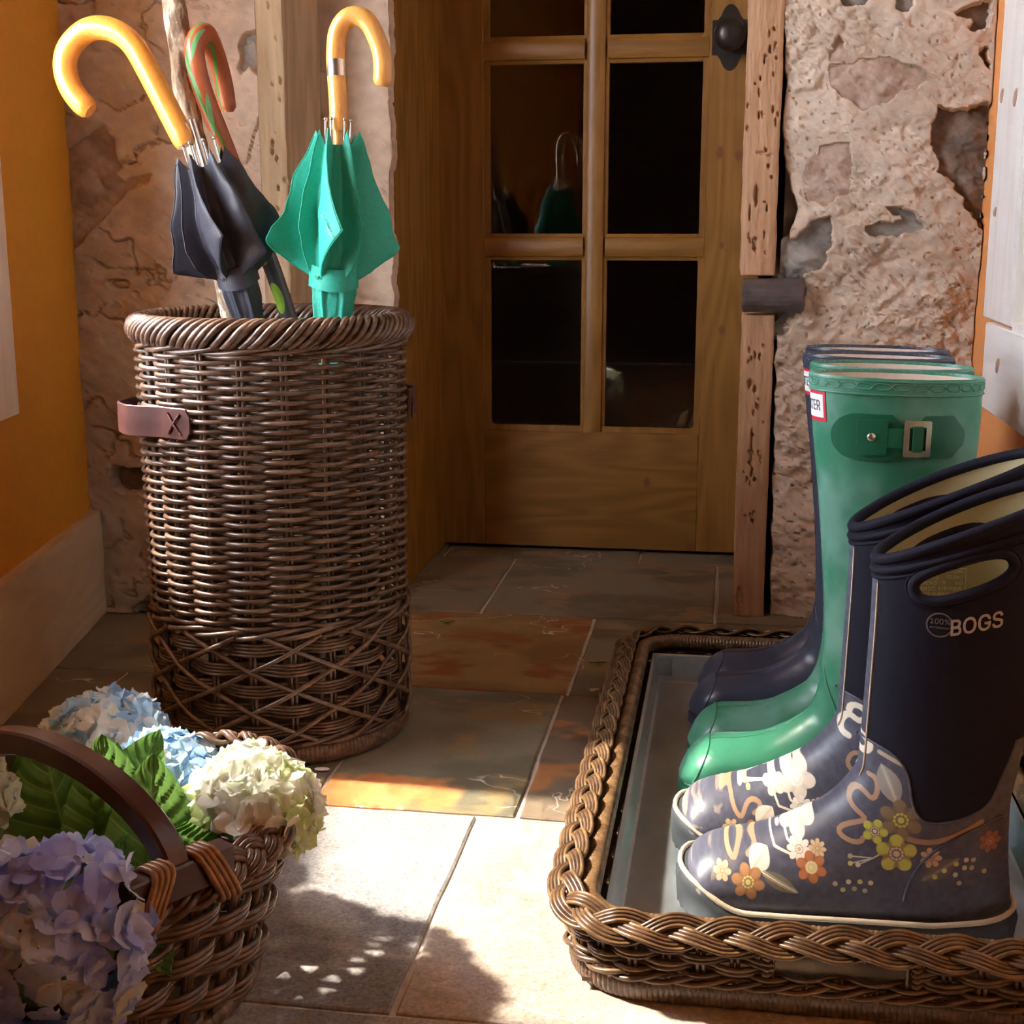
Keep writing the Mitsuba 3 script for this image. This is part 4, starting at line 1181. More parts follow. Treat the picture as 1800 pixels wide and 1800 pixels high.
def rubber_boot(name, yc, m, label, group, dx=0.0, wide=1.0, buckle=False, tag_=True, seed=0):
    b = thing(name, label, 'boot', group)
    L = Last([r[:4] + (r[4] * wide,) + r[5:] for r in RUB], yc, dx)
    n1 = L.n - 1
    put('boot_body', L.skin(0.0, n1, 150, 72, cap1=True), m, True, b)
    put('lining', L.skin(0.0, 4.6, 40, 60, -0.0028, cap1=True, flip=True), 'lining', True, b, label='cream fabric lining')
    # rim band with a raised chain pattern
    t = np.linspace(0, 0.46, 7)
    gs = np.concatenate([L.grid(0, 0.46, 7, 90, 0.0012)[::-1], L.grid(0, 0, 1, 90, 0.0006) + [0, 0, 0.0012], L.grid(0, 0, 1, 90, -0.0026) + [0, 0, 0.0012], L.grid(0, 0, 1, 90, -0.0032) - [0, 0, 0.002]])
    rb = put('rim_band', (gs.reshape(-1, 3), grid_faces(len(gs), 90, False, True, True)), m, 50, b)
    th = np.linspace(0, 2 * PI, 30 * 12 + 1)
    for sgn in (-1, 1):
        ph = th * 15
        tt = 0.25 + sgn * 0.085 * np.clip(1.6 * np.sin(ph), -1, 1)
        put('rim_chain', L.line(tt, th, 0.0008, 0.0013, 4), m, True, rb)
    for tt in (0.07, 0.45):
        put('rim_chain', L.line(0 * th + tt, th, 0.0011, 0.0010, 5), m, True, rb)
    # welts: sole line, ankle seam, toe cap
    tt = np.linspace(7.1, 13.7, 80)
    for lo, r in ((1.0, 0.0010), (0.62, 0.0007)):
        for sgn in (-1, 1):
            th_ = sgn * (PI / 2 + 0.42 * lo + 0.16 * sstep(11, 13.7, tt) * (1 if lo == 1.0 else 0.6))
            put('welt', L.line(tt, th_, r, 0.0001, 5), m, True, b)
    for sgn in (-1, 1):
        u = np.linspace(0, 1, 30)
        put('welt', L.line(4.2 + 3.6 * u ** 1.3, sgn * (0.05 + 1.75 * u), 0.0011, 0.0002, 5), m, True, b)
        put('welt', L.line(11.2 + 1.5 * u ** 2, sgn * (0.02 + 1.6 * u), 0.0010, 0.0002, 5), m, True, b)
    put('welt', L.line(np.linspace(0.5, 11.2, 120), np.full(120, 0.0), 0.0008, 0.0, 4), m, True, b)
    # outsole with a heel block
    t = np.linspace(7.0, n1, 60)
    q = L.f(t)
    w = q[:, 4] * 0.97
    xs = np.where(t < 7.2, q[:, 2], q[:, 2]) + dx
    hi, lo = np.stack([xs, yc + w], -1), np.stack([xs, yc - w], -1)
    ol = sg.Polygon(np.vstack([hi, lo[::-1]])).buffer(0)
    if ol.geom_type != 'Polygon':
        ol = max(ol.geoms, key=lambda g: g.area)
    ol = ol.buffer(0.006).buffer(-0.005).simplify(0.0004)
    fore = ol.intersection(sg.box(-1, -9, 0.150 + dx, 9))
    heel = ol.intersection(sg.box(0.165 + dx, -9, 1, 9)).buffer(-0.001)
    put('outsole', extrude(fore, 0.0085, QZ + 0.0008), m, False, b)
    put('heel_block', extrude(heel, 0.0125, QZ + 0.0008), m, False, b)
    if tag_:
        # small bordered name label wrapped round the front of the shaft
        zc = 0.4115
        q = L.f(0.95)
        a, bb = (q[2] - q[0]) / 2, q[4]

        def wrap(v, lift):
            s, z = v[:, 0], v[:, 1]
            th = (s + 0.005) / ((a + bb) / 2 * 0.93)
            t = np.interp(-(zc + z), [-.444, -.40, -.30], [0, 1, 2])
            p, c = L.at(t, th, 0.0), L.at(t, th, 0.004)
            return p + unit(c - p) * (lift + v[:, 2:])
        v, f = fine(extrude(sg.box(-0.026, -0.0105, 0.026, 0.0105).buffer(0.001), 0.0006), 0.004)
        k = put('name_label', (wrap(v, 0.0002), f), 'label_red', False, b, label='small red bordered white label')
        v, f = fine(extrude(sg.box(-0.0243, -0.0088, 0.0243, 0.0088), 0.0004), 0.004)
        put('label_face', (wrap(v, 0.0007), f), 'label_white', False, k)
        tx = meshkit.text_mesh('HUNTER', 0.0078, 0.0003)
        v, f = tm(tx)
        v[:, 0] -= (v[:, 0].min() + v[:, 0].max()) / 2
        v[:, 1] -= 0.0039
        v[:, 0] *= 0.041 / (v[:, 0].max() - v[:, 0].min())
        v, f = fine((v, f), 0.003)
        put('lettering', (wrap(v, 0.0011), f), 'label_ink', False, k)
    if buckle:
        zc = 0.389
        base = sg.Polygon([(0.118, 0.411), (0.150, 0.411), (0.158, 0.402), (0.172, 0.402), (0.180, 0.410), (0.206, 0.410), (0.2165, 0.397), (0.2175, 0.391), (0.2165, 0.383), (0.206, 0.371), (0.180, 0.370), (0.172, 0.376),
                           (0.158, 0.376), (0.150, 0.368), (0.118, 0.368)]).union(sg.Point(0.118, 0.3895).buffer(0.0215, quad_segs=10)).buffer(0.002).buffer(-0.002)
        k = put('strap_patch', on_side(L, fine(extrude(base, 0.0022), 0.006), 0.0002), 'green_strap', False, b)
        band = sg.Polygon([(0.124, 0.3985), (0.204, 0.3985), (0.214, 0.3895), (0.204, 0.3805), (0.124, 0.3805)])
        put('strap', on_side(L, fine(extrude(band, 0.0018), 0.006), 0.0025), 'green_strap', False, k)
        put('strap_end', on_side(L, fine(extrude(sg.box(0.121, 0.375, 0.144, 0.404).buffer(0.002), 0.0024), 0.006), 0.0024), 'green_strap', False, k)
        put('strap_loop', on_side(L, fine(extrude(sg.box(0.1695, 0.3785, 0.1765, 0.4005).buffer(0.001), 0.0056), 0.006), 0.0036), 'green_strap', False, k)
        fr = sg.box(0.1625, 0.3745, 0.1835, 0.4045).buffer(0.0018).difference(sg.box(0.1655, 0.3785, 0.1805, 0.4005))
        put('buckle', on_side(L, fine(extrude(fr, 0.0026), 0.005), 0.0050), 'buckle_metal', False, k, label='square metal buckle')
        p = L.side(np.array([0.132]), np.array([0.390]))[0]
        put('rivet', ball(p + [0, -0.0052, 0], 0.0040, 2, (1, 0.5, 1)), 'buckle_metal', True, k, label='round metal rivet')
    return b


YGN, YGF, YNN, YNF = 1.336, 1.432, 1.540, 1.630
rubber_boot('rubber_boot', YGN, 'green_rubber', 'green rubber boot with a side buckle strap, in front of its green mate', 'green rubber boots', wide=0.965, buckle=True)
rubber_boot('rubber_boot', YGF, 'green_rubber', 'green rubber boot standing behind the buckled green boot', 'green rubber boots', dx=0.006, wide=0.965)
rubber_boot('rubber_boot', YNN, 'navy_rubber', 'navy rubber boot standing right behind the green pair', 'navy rubber boots', dx=0.004, wide=0.89)
rubber_boot('rubber_boot', YNF, 'navy_rubber', 'navy rubber boot standing rearmost in the tray', 'navy rubber boots', dx=0.012, wide=0.89)

BOG = [(.1150, .330, .276, .400, .0500), (.1150, .288, .270, .335, .0495), (.1140, .24, .258, .26, .047), (.1125, .19, .243, .20, .0435), (.1115, .162, .236, .160, .0425), (.1000, .140, .2325, .13, .0425), (.0850, .1245, .234, .09, .043),
       (.070, .114, .2375, .052, .043, 2.3), (.052, .104, .236, .030, .043, 2.5), (.030, .0945, .19, .026, .043, 2.5), (.005, .0870, .12, .026, .044, 2.5), (-.011, .0800, .06, .026, .046, 2.4), (-.0195, .0725, .015, .027, .046, 2.3),
       (-.0248, .0625, -.010, .030, .039, 2.1), (-.0270, .0530, -.0225, .034, .0245), (-.0280, .0465, -.0275, .041, .006)]
BOUND = [(0.1088, 0.1847), (0.1258, 0.1825), (0.1408, 0.1739), (0.1475, 0.1584), (0.1515, 0.1394), (0.1595, 0.1286), (0.1755, 0.1282), (0.1968, 0.1345), (0.2092, 0.1434), (0.2154, 0.1566), (0.2226, 0.1761), (0.228, 0.195)]


def pull_boot(name, yc, label, group, dx=0.0, dz=0.0, text=False, print_shift=(0.0, 0.0)):
    b = thing(name, label, 'boot', group)
    L = Last(BOG, yc, dx, dz)
    n1 = L.n - 1
    v, f = L.skin(0.0, n1, 230, 132, cap1=True)
    x, z, y = v[:, 0] - dx, v[:, 2] - dz, v[:, 1] - yc
    poly = np.array([(-0.2, -0.1), (-0.2, 0.1835)] + BOUND + [(0.5, 0.2), (0.5, -0.1)])
    g = poly_sdf(np.stack([x, z], -1), poly)
    strip = np.maximum(np.abs(y) - 0.0135, x - (0.125 + 0.0 * z))            # the printed strip up the front seam
    g = np.minimum(g, np.where(z > 0.15, np.maximum(strip, z - 0.318), 9))
    attr = np.c_[v, x, z]
    top, foot = clip(attr, f, g)
    # the hand holes in both sides of the shaft
    hc, hrx, hrz, rot = (0.1780, 0.3265), 0.0375, 0.0132, 0.40

    def hole(x, z):
        ca, sa = math.cos(rot), math.sin(rot)
        u, w = (x - hc[0]) * ca + (z - hc[1]) * sa, -(x - hc[0]) * sa + (z - hc[1]) * ca
        w = w + 0.0065 * (np.abs(u) / hrx) ** 2 * 0 - 0.002
        d = (np.abs(u / hrx) ** 2.6 + np.abs(w / hrz) ** 2.6) ** (1 / 2.6) - 1
        return d
    gh = np.where(np.abs(top[0][:, 1] - yc) > 0.015, hole(top[0][:, 3], top[0][:, 4]), 1.0)
    shaft, _ = clip(top[0], top[1], gh)
    put('shaft', (shaft[0][:, :3], shaft[1]), 'neoprene', True, b, label='plain navy black stretch fabric shaft')
    put('foot', (foot[0][:, :3], foot[1]), 'floral_rubber', True, b, uv=foot[0][:, 3:5] + np.array(print_shift), label='navy rubber foot printed with cream, orange and yellow flowers')
    v, f = L.skin(0.0, 4.8, 90, 110, -0.0042, cap1=True, flip=True)
    gi = np.where(np.abs(v[:, 1] - yc) > 0.015, hole(v[:, 0] - dx, v[:, 2] - dz), 1.0)
    inn, _ = clip(v, f, gi)
    put('lining', inn, 'beige_lining', True, b, label='olive beige lining')
    th = np.linspace(0, 2 * PI, 200)[:-1]
    p = L.at(0 * th, th, -0.002) + np.stack([0 * th, 0 * th, 0.004 * np.sin(th) ** 2], -1)
    put('rim_binding', tube(p, 0.0048, 9, closed=True), 'neoprene', True, b)
    for tt, r in ((0.20, 0.0032), (0.34, 0.0016)):
        put('rim_binding', tube(L.at(0 * th + tt, th, -0.0004), r, 7, closed=True), 'neoprene', True, b)
    for near in (True, False):
        e = np.linspace(0, 2 * PI, 90)[:-1]
        ca, sa = np.cos(e), np.sin(e)
        u = hrx * np.sign(ca) * np.abs(ca) ** (2 / 2.6)
        w = hrz * np.sign(sa) * np.abs(sa) ** (2 / 2.6) + 0.002
        hx, hz = hc[0] + u * math.cos(rot) - w * math.sin(rot), hc[1] + u * math.sin(rot) + w * math.cos(rot)
        p = L.side(hx + dx, hz + dz, -0.0015, near)
        put('grip_binding', tube(p, 0.0046, 8, closed=True, ref=(0, 1, 0)), 'neoprene', True, b)
        if near:
            u2, w2 = u * 1.13, (w - 0.002) * 1.36 + 0.002
            p = L.side(hc[0] + u2 * math.cos(rot) - w2 * math.sin(rot) + dx, hc[1] + u2 * math.sin(rot) + w2 * math.cos(rot) + dz, -0.0002, near)
            put('grip_binding', tube(p, 0.0013, 6, closed=True, ref=(0, 1, 0)), 'neoprene', True, b)
    # seam cords along the printed strip and above the foot
    for sgn in (-1, 1):
        tt = np.linspace(0.42, 4.4, 60)
        put('seam', L.line(tt, sgn * np.arcsin(0.0140 / L.f(tt)[:, 4]), 0.0010, 0.0003, 5), 'piping', True, b)
    bx = spline(np.array(BOUND), 80)
    p = L.side(bx[:, 0] + dx, bx[:, 1] + dz, 0.0002)
    put('seam', tube(p, 0.0011, 5, ref=(0, 1, 0)), 'floral_rubber', True, b, uv=np.zeros((len(tube(p, 0.0011, 5)[0]), 2)) + [0.3, 0.3])
    hc_ = spline([(0.1483, 0.0600), (0.1547, 0.0841), (0.1669, 0.1015), (0.1837, 0.1142), (0.1991, 0.1218), (0.222, 0.1300)], 50)

    def low_side(x, z):
        """Side of the foot towards the viewer at x, z."""
        ts = np.linspace(4, 12.5, 260)
        ths = np.linspace(0.2, PI - 0.2, 160)
        G = L.at(ts[:, None], ths[None], 0.0006).reshape(-1, 3)
        i = [int(np.argmin((G[:, 0] - a) ** 2 + (G[:, 2] - c) ** 2)) for a, c in zip(x, z)]
        q = G[i]
        k = np.ones(9) / 9
        yy = np.convolve(np.pad(q[:, 1], 4, mode='edge'), k, 'valid')
        return np.stack([x, yy, z], -1)
    p = low_side(hc_[:, 0] + dx, hc_[:, 1] + dz)
    tb = tube(p, 0.0012, 6, ref=(0, 1, 0))
    put('heel_seam', tb, 'navy_rubber', True, b)
    # sole
    t = np.linspace(8.0, n1, 80)
    q = L.f(t)
    hi, lo = np.stack([q[:, 2] + dx, yc + q[:, 4]], -1), np.stack([q[:, 2] + dx, yc - q[:, 4]], -1)
    ol = sg.Polygon(np.vstack([hi, lo[::-1]])).buffer(0)
    if ol.geom_type != 'Polygon':
        ol = max(ol.geoms, key=lambda g_: g_.area)
    ol = ol.buffer(0.012).buffer(-0.0095)
    ol = ol.intersection(sg.box(-1, -9, 0.175 + dx, 9)).union(ol.buffer(-0.036).buffer(0.036).intersection(sg.box(0.15 + dx, -9, 1, 9))).buffer(0.001).buffer(-0.001).simplify(0.0002)
    if ol.geom_type != 'Polygon':
        ol = max(ol.geoms, key=lambda g_: g_.area)
    c = np.array(ol.exterior.coords)[:-1]
    if sg.LinearRing(c).is_ccw is False:
        c = c[::-1]
    s = np.linspace(0, 1, 221)[:-1]
    ln = ol.exterior
    c = np.array([ln.interpolate(k, normalized=True).coords[0] for k in s])
    if not sg.LinearRing(c).is_ccw:
        c = c[::-1]
    cen = c.mean(0)
    lift = lambda xx: 0.022 * sstep(0.03, -0.03, xx - dx) ** 1.3 + 0.009 * sstep(0.16, 0.24, xx - dx)      # the sole rises at toe and heel
    prof = [(-0.004, 0.0), (0.0028, 0.002), (0.0045, 0.011), (0.0022, 0.0175), (-0.001, 0.0205), (-0.012, 0.0210)]
    nrm = unit(np.stack([np.roll(c, -1, 0)[:, 1] - np.roll(c, 1, 0)[:, 1], -(np.roll(c, -1, 0)[:, 0] - np.roll(c, 1, 0)[:, 0])], -1))
    rings = []
    for j, (o, h) in enumerate(prof):
        pt = c + nrm * o
        li = lift(c[:, 0])
        zb = QZ + 0.0010 + li * (0.42 if j < 2 else 1.0) * (1 if j < 2 else 1) + h
        rings.append(np.c_[pt, zb])
    v = np.array(rings)
    f = grid_faces(len(prof), len(c), False, True, True)
    vv = v.reshape(-1, 3)
    m0 = len(vv)
    vv = np.vstack([vv, np.r_[cen, QZ + 0.0012][None]])
    j = np.arange(len(c))
    f = np.vstack([f, np.stack([(j + 1) % len(c), j, j * 0 + m0], 1)])
    sole = put('sole', (vv, f), 'boot_sole', 40, b, label='thick dark grey rubber sole')
    put('sole_piping', tube(np.c_[c + nrm * 0.0006, v[4][:, 2] + 0.0006], 0.0023, 7, closed=True), 'piping', True, b, label='beige piping along the sole')
    for i in range(0, len(c), 4):
        if abs(c[i, 0] - dx - 0.09) > 0.075:
            o = c[i] + nrm[i] * 0.0005
            zz = v[0][i, 2]
            mm = box(-0.0022, 0.0022, -0.0022, 0.0022, -0.0005, 0.0052, 0.0006)
            an = math.atan2(nrm[i, 1], nrm[i, 0])
            R = np.array([[math.cos(an), -math.sin(an), 0], [math.sin(an), math.cos(an), 0], [0, 0, 1]])
            put('tread_lug', (mm[0] @ R.T + [o[0], o[1], zz], mm[1]), 'boot_sole', False, sole)
    if text:
        tx = tm(meshkit.text_mesh('BOGS', 0.0118, 0.0004, bold=True))
        v = tx[0].copy()
        v[:, 0] *= 0.0400 / v[:, 0].max()
        v[:, 0] += v[:, 1] * 0.22
        an = 0.26
        v2 = v.copy()
        v2[:, 0] = 0.1715 + v[:, 0] * math.cos(an) - v[:, 1] * math.sin(an)
        v2[:, 1] = 0.2755 + v[:, 0] * math.sin(an) + v[:, 1] * math.cos(an)
        put('logo', on_side(L, fine((v2, tx[1]), 0.004), 0.0003), 'logo_grey', False, b, label='grey lettering on the shaft')
        cc = (0.1645, 0.2835)
        ring = sg.Point(cc).buffer(0.0098, quad_segs=12).difference(sg.Point(cc).buffer(0.0086, quad_segs=12))
        put('logo_ring', on_side(L, fine(extrude(ring, 0.0003), 0.003), 0.0003), 'logo_dim', False, b)
        for s_, dz_, h in (('100%', 0.0008, 0.0042), ('WATERPROOF', -0.0030, 0.0016)):
            tx = tm(meshkit.text_mesh(s_, h, 0.0003, bold=True))
            v = tx[0].copy()
            v[:, 0] -= v[:, 0].max() / 2
            v[:, 0] *= min(1, 0.0150 / (2 * v[:, 0].max()))
            v[:, 0] += cc[0]
            v[:, 1] += cc[1] + dz_
            put('logo_lettering', on_side(L, fine((v, tx[1]), 0.003), 0.0003), 'logo_dim', False, b)
        # printed care tag inside, on the far wall of the lining, seen through the hand hole
        LI = Last([(r[0] + .0042, r[1], r[2] - .0042, r[3], r[4] - .0042) + tuple(r[5:]) for r in BOG[:6]], yc, dx, dz)
        x0, z0, w_ = 0.1500, 0.2775, 0.046
        lines = [('CLASSIC HIGH AUTUMN', 0), ('SIZE     US     EURO', 1), ('WOMENS   9     40', 2), ('FABRIC UPPER', 3), ('BALANCE RUBBER AND', 4), ('MAN MADE MATERIALS', 5)]
        fr = sg.box(x0 - 0.001, z0 - 0.0004, x0 + w_ + 0.001, z0 + 0.0295)
        fr = fr.difference(fr.buffer(-0.0005))

        def inside(mesh, lift_):
            v, f = mesh
            p = LI.side(v[:, 0], v[:, 1], 0.0, False)
            return p - np.array([0, 1.0, 0]) * (lift_ + v[:, 2:]), f
        tg = put('care_tag', inside(fine(extrude(fr, 0.0002), 0.004), 0.0006), 'tag_ink', False, b, label='printed care text on the lining')
        for s_, r_ in lines:
            tx = tm(meshkit.text_mesh(s_, 0.0031, 0.0002))
            v = tx[0].copy()
            v[:, 0] *= (w_ - 0.003) / v[:, 0].max()
            v[:, 0] += x0 + 0.0015
            v[:, 1] += z0 + 0.0250 - r_ * 0.0049
            put('care_text', inside(fine((v, tx[1]), 0.004), 0.0006), 'tag_ink', False, tg)
    return b


pull_boot('winter_boot', 1.085, 'patterned navy pull-on boot nearest the front rim of the tray, with hand hole and lettering', 'flower printed boots', dx=0.003, dz=-0.007, text=True)
pull_boot('winter_boot', 1.197, 'patterned navy pull-on boot half hidden behind its lettered mate', 'flower printed boots', dx=-0.006, dz=-0.006, print_shift=(-0.016, 0.010))

# ================================================================== UMBRELLAS AND STICKS IN THE BASKET
def up_axis(p0, p1):
    """Frame with its z axis from p0 to p1; x to the viewer's right as far as it can be, y away from the viewer."""
    z = unit(np.array(p1) - np.array(p0))
    y = unit(np.array([0, 1.0, 0]) - z * z[1])
    return np.stack([np.cross(y, z), y, z], 1)


def umbrella(label, top, foot, crook, crook_r, cloth, wood, z_hem, z_strap, lobes, r_hem, r_strap, swirl, seed, ferrule=None, text=None, thin=None, belly=0.0):
    """top: where the cloth's hem lies on the shaft; foot: the tip on the basket floor. crook: centre line of the handle. Heights along the shaft in metres from the hem (negative is up)."""
    u = thing('umbrella', label, 'umbrella')
    top, foot = np.array(top), np.array(foot)
    F = up_axis(foot, top)
    length = np.linalg.norm(top - foot)

    def W(local):
        return top + np.asarray(local) @ F.T
    put('shaft', tube(np.array([W((0, 0, z)) for z in np.linspace(0.06 if thin else 0.045, -length + 0.004, 12)]), 0.0045, 8, ref=F[:, 1]), 'steel', True, u)
    cr = spline(crook, 70)
    rr = np.full(70, crook_r)
    rr[-3:] *= [0.98, 0.90, 0.66]
    rr[0:2] *= [0.86, 0.97]
    h = put('handle', tube(cr, rr, 18, ref=(0, 1, 0)), wood, 50, u, label='curved wooden crook handle')
    if ferrule:
        d = unit(ferrule[1] - ferrule[0])
        put('ferrule', tube(np.linspace(ferrule[0], ferrule[1], 4), crook_r * 1.04, 20, ref=(0, 1, 0)), 'steel', 50, h, label='silver metal collar')
    if thin is not None:
        put('neck', tube(np.linspace(thin[0], thin[1], 5), 0.0058, 12, ref=(0, 1, 0)), wood, 50, u)
        put('slide', tube(np.linspace(thin[1], thin[1] + (thin[1] - thin[0]) * 0.12, 3), 0.0066, 12, ref=(0, 1, 0)), 'steel', 50, u)
    # gathered cloth: eight pleats, some of them hanging out as wide flaps, held by a strap
    NT, NPL, K = 90, 8, 22
    tt = np.linspace(0, 1, NT)
    zc = -tt * (z_strap + 0.10)
    ts = z_strap / (z_strap + 0.10)
    ang, rad = np.zeros((NT, NPL * K)), np.zeros((NT, NPL * K))
    s = (np.arange(K) + 0.5) / K
    peak = np.exp(-((s - 0.5) / 0.15) ** 2)
    peak = peak / peak.max()
    base = np.where(tt < ts, r_hem + (r_strap - r_hem) * sstep(0, ts, tt) + belly * np.sin(np.clip(tt / ts, 0, 1) ** 1.3 * PI), r_strap * (1 - 0.45 * sstep(ts + 0.03, 1, tt)))
    for i in range(NPL):
        Lr, tc, a0 = lobes[i]
        q = tt / ts
        ramp = np.where(q < tc, (q / tc) ** 1.05 * 0.86 + 0.14, np.clip(1 - (q - tc) / (1.0 - tc), 0, 1) ** 0.85)
        ext = Lr * ramp * (q < 1)
        sl = slice(i * K, (i + 1) * K)
        w = np.clip(1 - 1.5 * ext[:, None], 0.45, 1) * 2 * PI / NPL
        rad[:, sl] = base[:, None] * (0.82 + 0.18 * peak[None]) + ext[:, None] * peak[None]
        ang[:, sl] = a0 + (s[None] - 0.5) * w + swirl * ext[:, None] * peak[None] / 0.05
    wr = meshkit.fbm(np.stack([np.cos(ang) * 2.2, np.sin(ang) * 2.2, np.repeat(zc[:, None] * 26, NPL * K, 1)], -1), 3, seed) - 0.5
    rad *= 1 + 0.34 * wr
    X = np.stack([rad * np.cos(ang), rad * np.sin(ang), np.repeat(zc[:, None], NPL * K, 1)], -1)
    hem = np.zeros(NPL * K)
    for i in range(NPL):
        hem[i * K:(i + 1) * K] = 0.016 * peak - 0.006
    X[..., 2] += hem[None] * np.clip(1 - tt / 0.25, 0, 1)[:, None]
    G = W(X)
    ck = put('canopy', (G.reshape(-1, 3), grid_faces(NT, NPL * K, False, True, True)), cloth, True, u, label='gathered cloth canopy')
    # hem piping and stitched edges along the outer fold of each flap
    for i in range(NPL):
        j = i * K + K // 2
        put('hem', tube(G[2:int(NT * ts) - 2, j], 0.0008, 4, ref=F[:, 1]), cloth, True, ck)
        a0 = lobes[i][2]
        rt = r_hem * 1.0
        p = np.array([W((rt * 0.75 * math.cos(a0), rt * 0.75 * math.sin(a0), z)) for z in (-0.02, 0.012, 0.021)])
        rb = put('rib_tip', tube(p, 0.0011, 6, ref=F[:, 1]), 'steel', True, u)
        put('rib_ball', ball(p[-1], 0.0021, 1), 'steel', True, rb)
    zz = np.linspace(-z_strap - 0.011, -z_strap + 0.013, 5)
    a = np.arange(60) * 2 * PI / 60
    Bd = np.stack([W(np.stack([(r_strap * 1.06 + 0.0006) * np.cos(a), (r_strap * 1.06 + 0.0006) * np.sin(a), a * 0 + z + 0.003 * np.sin(a * 2 + 1)], -1)) for z in zz])
    st = put('tie_strap', (Bd.reshape(-1, 3), grid_faces(5, 60, False, True)), cloth, True, u)
    c = W(((r_strap * 1.06 + 0.001) * math.cos(-1.9), (r_strap * 1.06 + 0.001) * math.sin(-1.9), -z_strap + 0.001))
    put('strap_loop', tube(np.array([c + F @ np.array([q * 0.004, -0.0006, 0.0015 * (-1) ** k]) for k, q in enumerate((-1, -0.5, 0, 0.5, 1))]), 0.0007, 5, ref=(0, 1, 0)), cloth, True, st)
    if text:
        string, zt, col, tilt, hh, a_c = text
        tx = tm(meshkit.text_mesh(string, hh, 0.0002))
        v, f = fine(tx, 0.004)
        v[:, 0] -= v[:, 0].max() / 2
        ca, sa = math.cos(tilt), math.sin(tilt)
        lx, lz = v[:, 0] * ca - v[:, 1] * sa + a_c, v[:, 0] * sa + v[:, 1] * ca + zt
        Gl = (G - top) @ F                                              # lay it on the frontmost cloth under each point
        fl = Gl.reshape(-1, 3)
        out = []
        for x, z, lift in zip(lx, lz, v[:, 2]):
            d = (fl[:, 0] - x) ** 2 + (fl[:, 2] - z) ** 2
            near = d < 0.0045 ** 2
            y = fl[near, 1].min() if near.any() else fl[np.argmin(d), 1]
            out.append((x, y - 0.0006 - lift, z))
        put('lettering', (W(np.array(out)), f), 'print_white', False, ck, label='faint white lettering')
    return u


def P2(x, y, Y):
    """Point of the plane at depth Y, from measured width and height in metres."""
    return (x, Y, y)


YU = 1.475
# black umbrella, leaning to the left
umbrella('black folded umbrella with a honey coloured wooden crook, leaning left in the basket',
         (-0.5725, YU - 0.012, 0.651), (-0.432, YU + 0.055, 0.022),
         [(x + 0.0085, YU - 0.016, z) for x, z in ((-0.5985, .668), (-0.620, .710), (-0.643, .755), (-0.657, .776), (-0.677, .7885), (-0.699, .7905), (-0.718, .781), (-0.731, .765), (-0.7335, .745), (-0.727, .7265), (-0.707, .7045))],
         0.0128, 'black_cloth', 'handle_honey', 0, 0.128,
         [(0.030, 0.74, 0.05), (0.012, 0.70, 0.80), (0.008, 0.6, 1.6), (0.014, 0.7, 2.35), (0.036, 0.84, 3.05), (0.020, 0.84, 3.75), (0.034, 0.62, 4.50), (0.028, 0.84, 5.35)],
         0.024, 0.0215, 0.75, 5, belly=0.013)
# green umbrella, upright
umbrella('green folded umbrella with an upright pale wooden crook and silver collar',
         (-0.425, YU, 0.672), (-0.452, YU - 0.035, 0.022),
         [(-0.4245, YU, .682), (-0.4245, YU, .735), (-0.4245, YU, .769), (-0.419, YU, .789), (-0.406, YU, .799), (-0.393, YU, .796), (-0.382, YU, .781), (-0.375, YU, .762), (-0.3735, YU, .745), (-0.3755, YU, .7275)],
         0.0100, 'green_cloth', 'handle_pale', 0, 0.148,
         [(0.040, 0.74, -0.08), (0.014, 0.66, 0.78), (0.008, 0.6, 1.57), (0.014, 0.7, 2.36), (0.042, 0.74, 3.02), (0.018, 0.62, 3.75), (0.040, 0.66, 4.45), (0.016, 0.80, 5.50)],
         0.019, 0.0250, 0.80, 9, belly=0.006, ferrule=(np.array([-0.4245, YU, .7385]), np.array([-0.4245, YU, .7555])), text=('a. benetton', -0.094, 'w', -0.95, 0.0042, 0.006), thin=(np.array([-0.4245, YU, .684]), np.array([-0.425, YU, .645])))

# bark covered stick
t = np.linspace(0, 1, 300)
A, B = np.array([-0.634, 1.500, 0.93]), np.array([-0.505, 1.535, 0.018])
ctr = A + (B - A) * t[:, None] + np.stack([0.003 * np.sin(t * 17), 0.002 * np.sin(t * 11 + 1), 0 * t], -1)
th = np.linspace(0, 2 * PI, 49)[:-1]
F = up_axis(B, A)
P = np.stack([np.cos(th)[None] * 1.3 + 0 * t[:, None], np.sin(th)[None] * 1.3 + 0 * t[:, None], t[:, None] * 14 + 0 * th[None]], -1)
R = 0.0128 + 0.0035 * (meshkit.fbm(P * [1.2, 1.2, 1.0], 3, 3) - 0.5) + 0.0042 * (meshkit.fbm(P * [4, 4, 3.0], 4, 4) - 0.5)
for kz, ka in ((0.10, 4.9), (0.42, 5.2), (0.73, 4.2)):
    R += 0.004 * np.exp(-(((t[:, None] - kz) / 0.012) ** 2 + ((np.angle(np.exp(1j * (th[None] - ka)))) / 0.5) ** 2))
V = ctr[:, None] + R[..., None] * (np.cos(th)[None, :, None] * F[:, 0] + np.sin(th)[None, :, None] * F[:, 1])
v = np.vstack([V.reshape(-1, 3), ctr[:1], ctr[-1:]])
n = len(t) * 48
j = np.arange(48)
f = np.vstack([grid_faces(len(t), 48, False, True), np.stack([j, (j + 1) % 48, j * 0 + n], 1)[:, ::-1] * 1, np.stack([n - 48 + (j + 1) % 48, n - 48 + j, j * 0 + n + 1], 1)])
k = put('walking_stick', (v, f[:, ::-1]), 'bark', True, label='rough straight stick covered in tan bark, reaching out of the top of the picture', cat='stick')

